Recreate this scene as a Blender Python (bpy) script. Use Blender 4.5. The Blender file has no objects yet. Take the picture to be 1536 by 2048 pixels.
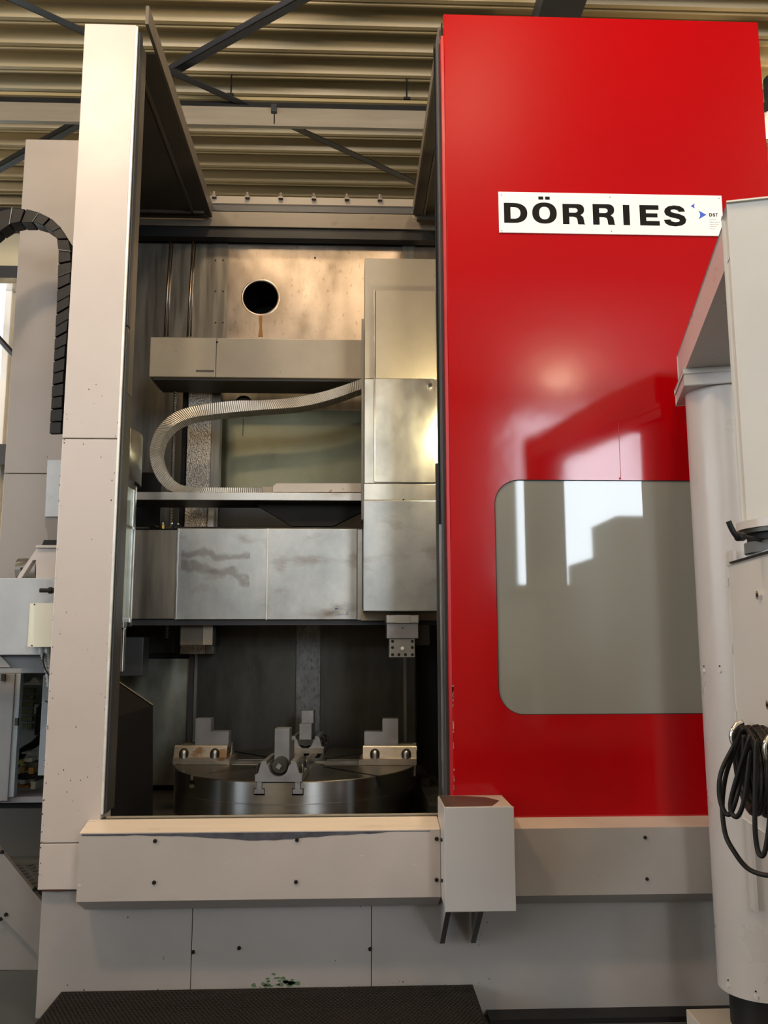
import bpy, bmesh, math, random
from math import radians, sin, cos, pi
from mathutils import Vector, Matrix

random.seed(7)
S = bpy.context.scene
C = S.collection

# ---------------------------------------------------------------- camera
cam = bpy.data.objects.new('camera', bpy.data.cameras.new('camera'))
C.objects.link(cam)
S.camera = cam
cam.location = (0, 0, 1.6)
cam.data.sensor_fit = 'VERTICAL'
cam.data.sensor_height = 36.0
cam.data.lens = 36.0 * 1702.0 / 2048.0
cam.data.clip_start = 0.05
cam.data.clip_end = 200
cam.rotation_mode = 'QUATERNION'
cam.rotation_quaternion = (Matrix.Rotation(radians(-2.2), 3, 'Z') @ Matrix.Rotation(radians(90 + 8.4), 3, 'X')
                           @ Matrix.Rotation(radians(-0.11), 3, 'Z')).to_quaternion()

# ---------------------------------------------------------------- light and exposure
S.view_settings.view_transform = 'Standard'
S.view_settings.look = 'None'
S.view_settings.gamma = 1.0
S.view_settings.use_curve_mapping = False
S.view_settings.exposure = -0.15
S.cycles.use_denoising = True
S.cycles.max_bounces = 7
S.cycles.diffuse_bounces = 4
S.cycles.glossy_bounces = 4
S.cycles.sample_clamp_indirect = 6.0

world = bpy.data.worlds.new('daylight')
S.world = world
world.use_nodes = True
wb = world.node_tree.nodes['Background']
wb.inputs['Color'].default_value = (0.80, 0.90, 1.0, 1)
wb.inputs['Strength'].default_value = 6.0

def area(name, loc, size, size_y, power, color, rot):
    d = bpy.data.lights.new(name, 'AREA')
    d.shape = 'RECTANGLE'
    d.size, d.size_y, d.energy, d.color = size, size_y, power, color
    o = bpy.data.objects.new(name, d)
    o.location = loc
    o.rotation_euler = rot
    C.objects.link(o)
    return o

DAY = (0.82, 0.91, 1.0)
BACK = -10.0                      # the wall behind the photographer, with the windows
# window openings in that wall: x0, x1, z0, z1
OPEN = [(3.490, 6.415, 2.588, 6.3),
        (-7.5, -4.6, 2.2, 5.8), (-3.9, -1.2, 2.2, 4.6), (10.5, 13.5, 2.2, 6.3)]  # openings after the first are added for more base daylight
POWER = [560, 220, 120, 100]
for (x0, x1, z0, z1), pw in zip(OPEN, POWER):
    area('window_daylight', ((x0 + x1) / 2, BACK - 0.12, (z0 + z1) / 2), x1 - x0, z1 - z0, pw, DAY, (radians(90), 0, 0))

# windows in the left side wall of the hall: y0, y1, z0, z1
SIDE = [(-6.5, -3.6, 2.0, 5.6), (-2.6, 0.3, 2.0, 5.6), (1.3, 3.6, 2.0, 5.6)]
for (y0, y1, z0, z1) in SIDE:
    area('side_window_daylight', (-11.12, (y0 + y1) / 2, (z0 + z1) / 2), z1 - z0, y1 - y0, 75, DAY, (0, radians(-90), 0))

LAMP_COL = (1.0, 0.76, 0.50)
LAMPS = [(-2.3, 1.05, 6.25, 150), (0.95, 1.05, 6.25, 85), (4.6, 1.05, 6.25, 85), (-6.0, 1.05, 6.25, 70), (-0.5, 4.3, 6.25, 65),
         (-2.3, -6.0, 6.25, 60), (3.5, -6.0, 6.25, 60), (-6.0, 6.6, 5.9, 70), (3.702, 6.7, 6.027, 60)]

# ---------------------------------------------------------------- materials
def nt(m):
    m.use_nodes = True
    return m.node_tree, m.node_tree.nodes, m.node_tree.links

MATS = {}
def mat(name, col, rough=0.5, metal=0.0, var=0.08, scale=3.0, stretch=(1, 1, 1), rvar=0.08, spot=None, bump=0.0, bscale=30.0,
        coat=0.0, spec=0.5, fine=0.0, spots2=None):
    """painted, rusted or bare metal: mottled colour, uneven gloss, scattered specks, fine relief"""
    m = bpy.data.materials.new(name)
    t, n, l = nt(m)
    b = n['Principled BSDF']
    b.inputs['Metallic'].default_value = metal
    b.inputs['Coat Weight'].default_value = coat
    b.inputs['Coat Roughness'].default_value = 0.08
    b.inputs['Specular IOR Level'].default_value = spec
    tc = n.new('ShaderNodeTexCoord')
    mp = n.new('ShaderNodeMapping')
    mp.inputs['Scale'].default_value = stretch
    l.new(tc.outputs['Object'], mp.inputs['Vector'])
    no = n.new('ShaderNodeTexNoise')
    no.inputs['Scale'].default_value = scale
    no.inputs['Detail'].default_value = 6.0
    no.inputs['Roughness'].default_value = 0.62
    l.new(mp.outputs['Vector'], no.inputs['Vector'])
    r = n.new('ShaderNodeValToRGB')
    r.color_ramp.elements[0].position = 0.3
    r.color_ramp.elements[1].position = 0.7
    r.color_ramp.elements[0].color = tuple(max(0, c * (1 - var)) for c in col) + (1,)
    r.color_ramp.elements[1].color = tuple(min(1, c * (1 + var)) for c in col) + (1,)
    l.new(no.outputs['Fac'], r.inputs['Fac'])
    out = r.outputs['Color']
    for sp in (spot, spots2):
        if not sp:
            continue
        sc, thr, scol = sp[:3]
        st = sp[3] if len(sp) > 3 else (1, 1, 1)
        soft = sp[4] if len(sp) > 4 else 0.06
        m2 = n.new('ShaderNodeMapping')
        m2.inputs['Scale'].default_value = st
        l.new(tc.outputs['Object'], m2.inputs['Vector'])
        s = n.new('ShaderNodeTexNoise')
        s.inputs['Scale'].default_value = sc
        s.inputs['Detail'].default_value = 5.0
        l.new(m2.outputs['Vector'], s.inputs['Vector'])
        rr = n.new('ShaderNodeMapRange')
        rr.inputs['From Min'].default_value = thr
        rr.inputs['From Max'].default_value = thr + soft
        l.new(s.outputs['Fac'], rr.inputs['Value'])
        mx = n.new('ShaderNodeMix')
        mx.data_type = 'RGBA'
        mx.inputs['B'].default_value = tuple(scol) + (1,)
        l.new(rr.outputs['Result'], mx.inputs['Factor'])
        l.new(out, mx.inputs['A'])
        out = mx.outputs['Result']
    l.new(out, b.inputs['Base Color'])
    rm = n.new('ShaderNodeMapRange')
    rm.inputs['From Min'].default_value = 0.3
    rm.inputs['From Max'].default_value = 0.7
    rm.inputs['To Min'].default_value = max(0.02, rough - rvar)
    rm.inputs['To Max'].default_value = min(1, rough + rvar)
    l.new(no.outputs['Fac'], rm.inputs['Value'])
    l.new(rm.outputs['Result'], b.inputs['Roughness'])
    if bump:
        bn = n.new('ShaderNodeTexNoise')
        bn.inputs['Scale'].default_value = bscale
        bn.inputs['Detail'].default_value = 3.0
        l.new(mp.outputs['Vector'], bn.inputs['Vector'])
        bp = n.new('ShaderNodeBump')
        bp.inputs['Strength'].default_value = bump
        bp.inputs['Distance'].default_value = 0.02
        l.new(bn.outputs['Fac'], bp.inputs['Height'])
        l.new(bp.outputs['Normal'], b.inputs['Normal'])
        if coat:
            l.new(bp.outputs['Normal'], b.inputs['Coat Normal'])
    MATS[name] = m
    return m

V = (6, 6, 0.5)      # vertical streaks
HZ = (0.5, 6, 6)     # horizontal streaks
GREY = mat('grey_enamel', (0.56, 0.50, 0.465), 0.36, 0, 0.05, 2.0, spot=(38, 0.715, (0.12, 0.10, 0.09)), bump=0.02, bscale=25)
GREYB = mat('grey_enamel_base', (0.36, 0.34, 0.325), 0.42, 0, 0.07, 2.0, spot=(26, 0.74, (0.06, 0.05, 0.045)), bump=0.02)
GREYW = mat('grey_enamel_worn', (0.48, 0.435, 0.41), 0.40, 0, 0.06, 2.5, spot=(9, 0.70, (0.66, 0.63, 0.60), (1, 3, 3)), bump=0.02)
RED = mat('red_enamel', (0.39, 0.0005, 0.0030), 0.24, 0, 0.04, 1.2, bump=0.06, bscale=3.0, spec=0.20, rvar=0.02)
# the upper half of the door is weathered and dull, the lower half still glossy
t_, n_, l_ = nt(RED)
tc_ = n_.new('ShaderNodeTexCoord')
sp_ = n_.new('ShaderNodeSeparateXYZ')
mr_ = n_.new('ShaderNodeMapRange')
mr_.inputs['From Min'].default_value = 1.9
mr_.inputs['From Max'].default_value = 2.5
mr_.inputs['To Min'].default_value = 0.11
mr_.inputs['To Max'].default_value = 0.34
l_.new(tc_.outputs['Object'], sp_.inputs['Vector'])
l_.new(sp_.outputs['Z'], mr_.inputs['Value'])
l_.new(mr_.outputs['Result'], n_['Principled BSDF'].inputs['Roughness'])
ms_ = n_.new('ShaderNodeMapRange')
ms_.inputs['From Min'].default_value = 1.9
ms_.inputs['From Max'].default_value = 2.5
ms_.inputs['To Min'].default_value = 0.42
ms_.inputs['To Max'].default_value = 0.10
l_.new(sp_.outputs['Z'], ms_.inputs['Value'])
l_.new(ms_.outputs['Result'], n_['Principled BSDF'].inputs['Specular IOR Level'])
REDE = mat('red_enamel_edge', (0.45, 0.008, 0.012), 0.4, 0, 0.1, 4)
WHITE = mat('white_enamel', (0.90, 0.90, 0.89), 0.35, 0, 0.02)
CREAM = mat('cream_plastic', (0.80, 0.78, 0.66), 0.45, 0, 0.03)
PEND = mat('pendant_grey_enamel', (0.50, 0.46, 0.43), 0.32, 0, 0.04, 3, bump=0.12, bscale=12)
PENDF = mat('pendant_cabinet_enamel', (0.55, 0.53, 0.49), 0.42, 0, 0.04, 3, spot=(30, 0.74, (0.3, 0.28, 0.26)))
BLACK = mat('black_paint', (0.009, 0.009, 0.0095), 0.5, 0, 0.2, spec=0.3)
RUBBER = mat('black_rubber', (0.040, 0.043, 0.049), 0.5, 0, 0.15, 5, V)
CABLE = mat('black_cable_jacket', (0.008, 0.007, 0.0065), 0.5, 0, 0.2, spec=0.3)
CHAIN = mat('charcoal_chain_plastic', (0.007, 0.0065, 0.0068), 0.45, 0, 0.2, 8, spec=0.3)
BROWN = mat('brown_grey_trim', (0.095, 0.080, 0.064), 0.45, 0, 0.1, 4, V)
DARKP = mat('dark_olive_painted_sheet', (0.055, 0.048, 0.040), 0.5, 0, 0.15, 3)
TRUNK = mat('beige_trunking_enamel', (0.22, 0.19, 0.145), 0.45, 0, 0.1, 3, HZ)
BEAM = mat('stained_beige_beam', (0.125, 0.105, 0.08), 0.45, 0, 0.15, 3, HZ, spot=(6, 0.66, (0.08, 0.06, 0.04), (1, 1, 1), 0.15))
BEIGE = mat('dirty_beige_enamel', (0.34, 0.295, 0.225), 0.40, 0, 0.10, 2.5, spot=(11, 0.72, (0.16, 0.12, 0.08)), bump=0.02)
STEEL = mat('brushed_stainless', (0.46, 0.45, 0.42), 0.38, 1, 0.16, 3.0, (2, 2, 1.2), 0.08, spot=(2.6, 0.58, (0.28, 0.24, 0.19), (1.2, 1, 2.4), 0.25))
STEELC = mat('stained_stainless_cover', (0.42, 0.435, 0.43), 0.44, 1, 0.30, 1.5, (2, 2, 1.5), 0.06, spot=(3.4, 0.56, (0.23, 0.19, 0.155), (1, 1, 2.2), 0.20))
STEELD = mat('dull_oily_steel', (0.082, 0.080, 0.070), 0.46, 1, 0.35, 2.2, (2.5, 2.5, 0.9), 0.08)
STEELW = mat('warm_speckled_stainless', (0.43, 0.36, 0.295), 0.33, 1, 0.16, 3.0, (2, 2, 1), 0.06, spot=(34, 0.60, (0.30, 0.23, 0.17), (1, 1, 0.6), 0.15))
STEELL = mat('shadowed_stainless', (0.24, 0.22, 0.185), 0.42, 1, 0.22, 3.5, V, 0.08)  # darkened copy of the stainless, dim lining light put into the colour
OLIVE = mat('olive_oiled_sheet', (0.15, 0.145, 0.095), 0.30, 1, 0.18, 2.0, (1, 1, 1), 0.04)
EDGE = mat('white_worn_edge', (0.78, 0.77, 0.73), 0.4, 0.3, 0.12, 20)
CHROME = mat('bright_edge_metal', (0.80, 0.79, 0.76), 0.22, 1, 0.06, 8)
FROST = mat('speckled_guideway', (0.56, 0.51, 0.43), 0.38, 0.9, 0.5, 95.0, (1, 1, 1), 0.12, bump=0.5, bscale=110)
TABLE = mat('turned_steel', (0.36, 0.355, 0.34), 0.34, 1, 0.04, 5, (1, 1, 14), 0.03)
t_, n_, l_ = nt(TABLE)
tg_ = n_.new('ShaderNodeTangent')
tg_.direction_type = 'RADIAL'
tg_.axis = 'Z'
l_.new(tg_.outputs['Tangent'], n_['Principled BSDF'].inputs['Tangent'])
n_['Principled BSDF'].inputs['Anisotropic'].default_value = 0.9
n_['Principled BSDF'].inputs['Anisotropic Rotation'].default_value = 0.25
TABTOP = mat('turned_steel_face', (0.15, 0.135, 0.115), 0.38, 1, 0.15, 5, (1, 1, 1), 0.08)
JAW = mat('ground_steel_jaw', (0.33, 0.33, 0.345), 0.45, 0.8, 0.12, 9, (1, 1, 1), 0.08)
JAWB = mat('tarnished_steel_carrier', (0.38, 0.34, 0.29), 0.40, 0.9, 0.2, 7, (1, 1, 2), 0.1, spot=(7, 0.60, (0.26, 0.16, 0.09), (1, 1, 2)))
DECK = mat('roof_deck_enamel', (0.31, 0.245, 0.125), 0.38, 0, 0.06, 1.5, HZ)
CONC = mat('painted_concrete_floor', (0.075, 0.082, 0.084), 0.35, 0, 0.25, 2.5, spot=(3.2, 0.60, (0.16, 0.165, 0.165), (1, 1, 1), 0.15))
MATM = mat('dark_ribbed_mat', (0.011, 0.008, 0.0065), 0.6, 0, 0.2, 6, spec=0.25)
HOUSE = mat('shaded_grey_enamel', (0.30, 0.265, 0.24), 0.34, 0, 0.05, 2, bump=0.02)  # darker copy of the grey, shade behind the post put into the colour
CONV = mat('dull_grey_enamel', (0.26, 0.245, 0.235), 0.45, 0, 0.08, 2)
WALLM = mat('cream_wall_cladding', (0.58, 0.50, 0.34), 0.6, 0, 0.05)
WALLB = mat('grey_wall_panel', (0.42, 0.41, 0.38), 0.6, 0, 0.08)
CASTB = mat('bluish_cast_enamel', (0.46, 0.49, 0.52), 0.30, 0, 0.12, 3, spot=(3.5, 0.66, (0.30, 0.27, 0.25)))
GIRD = mat('dark_girder_paint', (0.020, 0.022, 0.028), 0.5, 0, 0.1)
TREAD = mat('tread_plate', (0.22, 0.22, 0.20), 0.4, 0.8, 0.2, 6)
BLUE = mat('blue_print', (0.025, 0.10, 0.62), 0.4, 0, 0.02)
INK = mat('black_print', (0.005, 0.0045, 0.004), 0.55, 0, 0.02, spec=0.12)
GREYINK = mat('grey_print', (0.36, 0.36, 0.34), 0.5, 0, 0.02)
BRASS = mat('brass_fitting', (0.42, 0.27, 0.08), 0.35, 1, 0.2, 9)
RUST = mat('rust_streak', (0.30, 0.13, 0.03), 0.7, 0, 0.3, 20)

def emis(name, col, s):
    m = bpy.data.materials.new(name)
    t, n, l = nt(m)
    b = n['Principled BSDF']
    b.inputs['Base Color'].default_value = (0.8, 0.8, 0.8, 1)
    b.inputs['Emission Color'].default_value = col + (1,)
    b.inputs['Emission Strength'].default_value = s
    return m
GLOW = emis('lamp_glow', LAMP_COL, 60.0)

def pane_mat():
    m = bpy.data.materials.new('milky_window_pane')
    t, n, l = nt(m)
    b = n['Principled BSDF']
    no = n.new('ShaderNodeTexNoise')
    no.inputs['Scale'].default_value = 2.2
    r = n.new('ShaderNodeValToRGB')
    r.color_ramp.elements[0].color = (0.27, 0.27, 0.24, 1)
    r.color_ramp.elements[1].color = (0.31, 0.31, 0.275, 1)
    l.new(no.outputs['Fac'], r.inputs['Fac'])
    l.new(r.outputs['Color'], b.inputs['Base Color'])
    b.inputs['Roughness'].default_value = 0.035
    b.inputs['Specular IOR Level'].default_value = 0.6
    tr = n.new('ShaderNodeBsdfTransparent')
    tr.inputs['Color'].default_value = (0.8, 0.85, 0.8, 1)
    mx = n.new('ShaderNodeMixShader')
    mx.inputs['Fac'].default_value = 0.12
    l.new(b.outputs['BSDF'], mx.inputs[1])
    l.new(tr.outputs['BSDF'], mx.inputs[2])
    l.new(mx.outputs['Shader'], n['Material Output'].inputs['Surface'])
    return m
PANE = pane_mat()

def glass_mat():
    m = bpy.data.materials.new('clear_glass')
    t, n, l = nt(m)
    b = n['Principled BSDF']
    b.inputs['Base Color'].default_value = (0.55, 0.62, 0.60, 1)
    b.inputs['Roughness'].default_value = 0.05
    tr = n.new('ShaderNodeBsdfTransparent')
    tr.inputs['Color'].default_value = (0.85, 0.9, 0.88, 1)
    mx = n.new('ShaderNodeMixShader')
    mx.inputs['Fac'].default_value = 0.6
    l.new(b.outputs['BSDF'], mx.inputs[1])
    l.new(tr.outputs['BSDF'], mx.inputs[2])
    l.new(mx.outputs['Shader'], n['Material Output'].inputs['Surface'])
    return m
GLASS = glass_mat()

# ---------------------------------------------------------------- helpers
def worldloc(o):
    v = Vector((0, 0, 0))
    while o:
        v += o.location
        o = o.parent
    return v

def obj(name, bm, m, parent=None, smooth=False, label=None):
    """link the bmesh (built in world coordinates) as one mesh object"""
    bmesh.ops.recalc_face_normals(bm, faces=bm.faces)
    me = bpy.data.meshes.new(name)
    if parent is not None:
        bmesh.ops.translate(bm, verts=bm.verts, vec=-worldloc(parent))
    bm.to_mesh(me)
    bm.free()
    me.materials.append(m)
    if smooth:
        for p in me.polygons:
            p.use_smooth = True
    o = bpy.data.objects.new(name, me)
    C.objects.link(o)
    if parent is not None:
        o.parent = parent
    if label:
        o['label'] = label
    return o

def sharp(o, ang=35):
    me = o.data
    for p in me.polygons:
        p.use_smooth = True
    me.set_sharp_from_angle(angle=radians(ang))
    return o

def thing(name, label, cat, loc=(0, 0, 0), group=None):
    o = bpy.data.objects.new(name, None)
    o.empty_display_size = 0.1
    C.objects.link(o)
    o.location = loc
    o['label'] = label
    o['category'] = cat
    if group:
        o['group'] = group
    return o

def tag(o, label, cat, group=None):
    o['label'] = label
    o['category'] = cat
    if group:
        o['group'] = group
    return o

def struct(name, bm, m, smooth=False, label=None):
    o = obj(name, bm, m, smooth=smooth)
    o['kind'] = 'structure'
    if label:
        o['label'] = label
    return o

def NB():
    return bmesh.new()

def bx(bm, x0, x1, y0, y1, z0, z1, bev=0.0):
    r = bmesh.ops.create_cube(bm, size=1.0)
    vs = r['verts']
    for v in vs:
        v.co = Vector(((x0 + x1) / 2 + v.co.x * (x1 - x0), (y0 + y1) / 2 + v.co.y * (y1 - y0), (z0 + z1) / 2 + v.co.z * (z1 - z0)))
    if bev > 0:
        es = list({e for v in vs for e in v.link_edges})
        bmesh.ops.bevel(bm, geom=es, offset=bev, segments=2, affect='EDGES', profile=0.5)
    return bm

def BX(*a, **k):
    return bx(NB(), *a, **k)

def prism(bm, pts, axis, a0, a1):
    """extrude a polygon: axis 'Y' takes (x, z) points, 'X' takes (y, z), 'Z' takes (x, y)"""
    def P(p, a):
        return {'Y': (p[0], a, p[1]), 'X': (a, p[0], p[1]), 'Z': (p[0], p[1], a)}[axis]
    A = [bm.verts.new(P(p, a0)) for p in pts]
    B_ = [bm.verts.new(P(p, a1)) for p in pts]
    n = len(pts)
    bm.faces.new(A)
    bm.faces.new(B_[::-1])
    for i in range(n):
        bm.faces.new((A[i], B_[i], B_[(i + 1) % n], A[(i + 1) % n]))
    return bm

def PR(*a):
    return prism(NB(), *a)

def cyl(bm, p0, p1, r0, r1=None, seg=20, cap=True):
    p0, p1 = Vector(p0), Vector(p1)
    r1 = r0 if r1 is None else r1
    d = p1 - p0
    q = d.to_track_quat('Z', 'Y').to_matrix().to_4x4()
    bmesh.ops.create_cone(bm, cap_ends=cap, cap_tris=False, segments=seg, radius1=r0, radius2=r1, depth=d.length,
                          matrix=Matrix.Translation((p0 + p1) / 2) @ q)
    return bm

def CY(*a, **k):
    return cyl(NB(), *a, **k)

def tube(bm, pts, r, seg=8):
    pts = [Vector(p) for p in pts]
    rings = []
    up = Vector((0.13, 0.9, 0.21)).normalized()
    for i, p in enumerate(pts):
        d = (pts[min(i + 1, len(pts) - 1)] - pts[max(i - 1, 0)]).normalized()
        s = d.cross(up)
        if s.length < 1e-4:
            s = d.cross(Vector((1, 0, 0)))
        s.normalize()
        t = s.cross(d)
        rings.append([bm.verts.new(p + r * (cos(2 * pi * k / seg) * s + sin(2 * pi * k / seg) * t)) for k in range(seg)])
    for a, b in zip(rings, rings[1:]):
        for k in range(seg):
            bm.faces.new((a[k], a[(k + 1) % seg], b[(k + 1) % seg], b[k]))
    bm.faces.new(rings[0][::-1])
    bm.faces.new(rings[-1])
    return bm

def smoothpts(pts, n=8, closed=False):
    """Catmull-Rom through the points"""
    P = [Vector(p) for p in pts]
    out = []
    N = len(P)
    for i in range(N if closed else N - 1):
        p0 = P[(i - 1) % N] if closed or i > 0 else P[0]
        p1, p2 = P[i], P[(i + 1) % N]
        p3 = P[(i + 2) % N] if closed or i + 2 < N else P[-1]
        for k in range(n):
            t = k / n
            out.append(0.5 * ((2 * p1) + (p2 - p0) * t + (2 * p0 - 5 * p1 + 4 * p2 - p3) * t * t + (3 * p1 - p0 - 3 * p2 + p3) * t ** 3))
    out.append(P[0] if closed else P[-1])
    return out

def cut(o, cutter_bm):
    """subtract a solid from a mesh object and keep the result as plain mesh"""
    bmesh.ops.recalc_face_normals(cutter_bm, faces=cutter_bm.faces)
    me = bpy.data.meshes.new('cutter')
    cutter_bm.to_mesh(me)
    cutter_bm.free()
    c = bpy.data.objects.new('cutter', me)
    C.objects.link(c)
    if o.parent:
        c.location = -worldloc(o.parent) + worldloc(o.parent)
    md = o.modifiers.new('cut', 'BOOLEAN')
    md.object = c
    md.operation = 'DIFFERENCE'
    md.solver = 'EXACT'
    bpy.context.view_layer.update()
    new = bpy.data.meshes.new_from_object(o.evaluated_get(bpy.context.evaluated_depsgraph_get()))
    o.modifiers.clear()
    o.data = new
    bpy.data.objects.remove(c)
    bpy.data.meshes.remove(me)
    return o

def bolt(parent, p, r=0.010, d=(0, -1, 0), m=None, name='bolt', h=None):
    p, d = Vector(p), Vector(d)
    h = h or r * 0.8
    bm = CY(p - d * 0.002, p + d * h, r, r * 0.8, seg=12)
    cyl(bm, p + d * (h - 0.001), p + d * (h + 0.0005), r * 0.4, r * 0.4, seg=6)
    return obj(name, bm, m or BLACK, parent)

def rrect(x0, x1, z0, z1, r, n=8):
    pts = []
    for cx, cz, a0 in ((x1 - r, z1 - r, 0), (x0 + r, z1 - r, 90), (x0 + r, z0 + r, 180), (x1 - r, z0 + r, 270)):
        for k in range(n + 1):
            a = radians(a0 + 90 * k / n)
            pts.append((cx + r * cos(a), cz + r * sin(a)))
    return pts

# ================================================================ the hall
Z_ROOF = 6.8
WX0, WX1 = -11.0, 16.0
REAR = 9.9
struct('floor', BX(WX0, WX1, BACK, REAR, -0.1, 0.0), CONC)

# trapezoidal roof deck: ridges run along X
def deck_bm():
    bm = NB()
    prof = []
    p = 0.313
    y = BACK + 0.02
    while y < REAR:
        prof += [(y, Z_ROOF), (y + 0.150, Z_ROOF), (y + 0.192, Z_ROOF - 0.105), (y + 0.232, Z_ROOF - 0.105), (y + 0.252, Z_ROOF - 0.090),
                 (y + 0.262, Z_ROOF - 0.105), (y + 0.278, Z_ROOF - 0.105)]
        y += p
    a = [bm.verts.new((WX0, q[0], q[1])) for q in prof]
    b = [bm.verts.new((WX1, q[0], q[1])) for q in prof]
    for i in range(len(prof) - 1):
        bm.faces.new((a[i], a[i + 1], b[i + 1], b[i]))
    return bm
deck = struct('ceiling', deck_bm(), DECK, label='olive beige corrugated steel roof deck')
struct('trim_1', BX(WX0, WX1, BACK, REAR, Z_ROOF + 0.02, Z_ROOF + 0.12), DECK, label='insulation board above the roof deck')

# hall walls
rear = struct('wall_rear', BX(WX0, WX1, REAR, REAR + 0.2, 0, Z_ROOF), WALLM, label='cream wall cladding beyond the machines')
WL0, WL1 = -6.2, -4.124
cut(rear, BX(WL0, WL1, REAR - 0.1, REAR + 0.3, 1.2, 5.871))
wlft = struct('wall_left', BX(WX0 - 0.2, WX0, BACK, REAR, 0, Z_ROOF), WALLB)
for y0, y1, z0, z1 in SIDE:
    cut(wlft, BX(WX0 - 0.4, WX0 + 0.2, y0, y1, z0, z1))
struct('wall_right', BX(WX1, WX1 + 0.2, BACK, REAR, 0, Z_ROOF), WALLB)
wf = struct('wall_front', BX(WX0, WX1, BACK - 0.2, BACK, 0, Z_ROOF + 0.6), WALLB, label='window wall behind the viewer')
for x0, x1, z0, z1 in OPEN:
    cut(wf, BX(x0, x1, BACK - 0.4, BACK + 0.2, z0, min(z1, Z_ROOF - 0.3)))

# rear window left of the grey housing: frame, mullion and pane
w = thing('window_1', 'tall daylight window with pale frame at far left', 'window', ((WL0 + WL1) / 2, REAR, 1.2))
del w['category']
w['kind'] = 'structure'
obj('window_pane', BX(WL0, WL1, REAR + 0.10, REAR + 0.11, 1.2, 5.871), GLASS, w)
obj('window_frame', BX(WL1 - 0.02, WL1 + 0.06, REAR - 0.06, REAR + 0.12, 1.2, 5.871, bev=0.01), WHITE, w)
obj('window_frame', BX(WL1 + 0.13, WL1 + 0.21, REAR - 0.09, REAR + 0.02, 1.2, 5.871, bev=0.01), GREY, w)
obj('window_frame', BX(WL0, WL1, REAR - 0.03, REAR + 0.12, 1.15, 1.25, bev=0.01), WHITE, w)
area('rear_window_daylight', ((WL0 + WL1) / 2, REAR + 0.35, 2.8), WL1 - WL0, 3.0, 60, DAY, (radians(-90), 0, 0))

# dark girders on the rear wall
g = thing('wall_girder', 'dark steel girder along rear wall under the roof deck', 'girder', (-4.0, 9.6, 6.488))
obj('web', BX(WX0 + 0.1, WX1 - 0.1, 9.66, 9.74, 6.488, Z_ROOF - 0.12), GIRD, g)
obj('flange', BX(WX0 + 0.1, WX1 - 0.1, 9.55, 9.85, 6.488 - 0.03, 6.488 + 0.01), GIRD, g)
g = thing('window_lintel', 'black steel lintel above the far left window', 'lintel', (-4.0, 9.7, 5.786))
obj('web', BX(WX0 + 0.1, -2.0, 9.72, 9.88, 5.786, 5.973), GIRD, g)
obj('flange', BX(WX0 + 0.1, -2.0, 9.64, 9.88, 5.717, 5.786), CHROME, g)
g = thing('wall_brace', 'dark sloping brace bar crossing far left window', 'brace', (-5.0, 9.6, 2.0))
obj('bar', tube(NB(), [(-4.390, 9.5, 5.378), (-3.755, 9.5, 4.682)], 0.035, 6), GIRD, g)
g = thing('wall_rail', 'dark horizontal rail low across far left window', 'rail', (-5.0, 9.6, 2.0))
obj('bar', BX(WX0 + 0.2, -3.737, 9.55, 9.62, 3.540, 3.771), GIRD, g)

# wind bracing under the deck: long flats crossing at one node
def flat_bar(name, label, a, b, w_=0.035, group='roof wind bracing bars'):
    t = thing(name, label, 'brace', a, group)
    a, b = Vector(a), Vector(b)
    d = (b - a).normalized()
    s = d.cross(Vector((0, 0, 1))).normalized()
    bm = NB()
    # angle section: one leg flat, one leg upright
    for (o1, o2) in ((s * w_, Vector((0, 0, 0.008))), (s * 0.006, Vector((0, 0, 0.06)))):
        q = [a - s * w_ * 0 + x for x in (Vector(), o1, o1 + o2, o2)]
        r_ = [b + x for x in (Vector(), o1, o1 + o2, o2)]
        va = [bm.verts.new(x) for x in q]
        vb = [bm.verts.new(x) for x in r_]
        bm.faces.new(va)
        bm.faces.new(vb[::-1])
        for i in range(4):
            bm.faces.new((va[i], vb[i], vb[(i + 1) % 4], va[(i + 1) % 4]))
    obj('angle_bar', bm, GIRD, t)
    return t
ZB = 6.4
flat_bar('roof_brace', 'dark diagonal roof brace running from upper left down behind the trunking', (-3.444, 5.313, ZB), (0.723, 8.543, ZB), 0.075)
flat_bar('roof_brace', 'dark diagonal roof brace falling leftwards from the top centre', (0.188, 5.456, ZB + 0.07), (-4.130, 8.743, ZB + 0.07), 0.075)
t = thing('roof_girder', 'black girder end showing above red door top edge', 'girder', (1.431, 5.936, ZB))
obj('web', BX(1.462, 1.521, 4.3, 8.8, 6.28, 6.66), GIRD, t)
obj('flange', BX(1.396, 1.717, 4.3, 8.8, 6.24, 6.28), GIRD, t)

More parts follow.
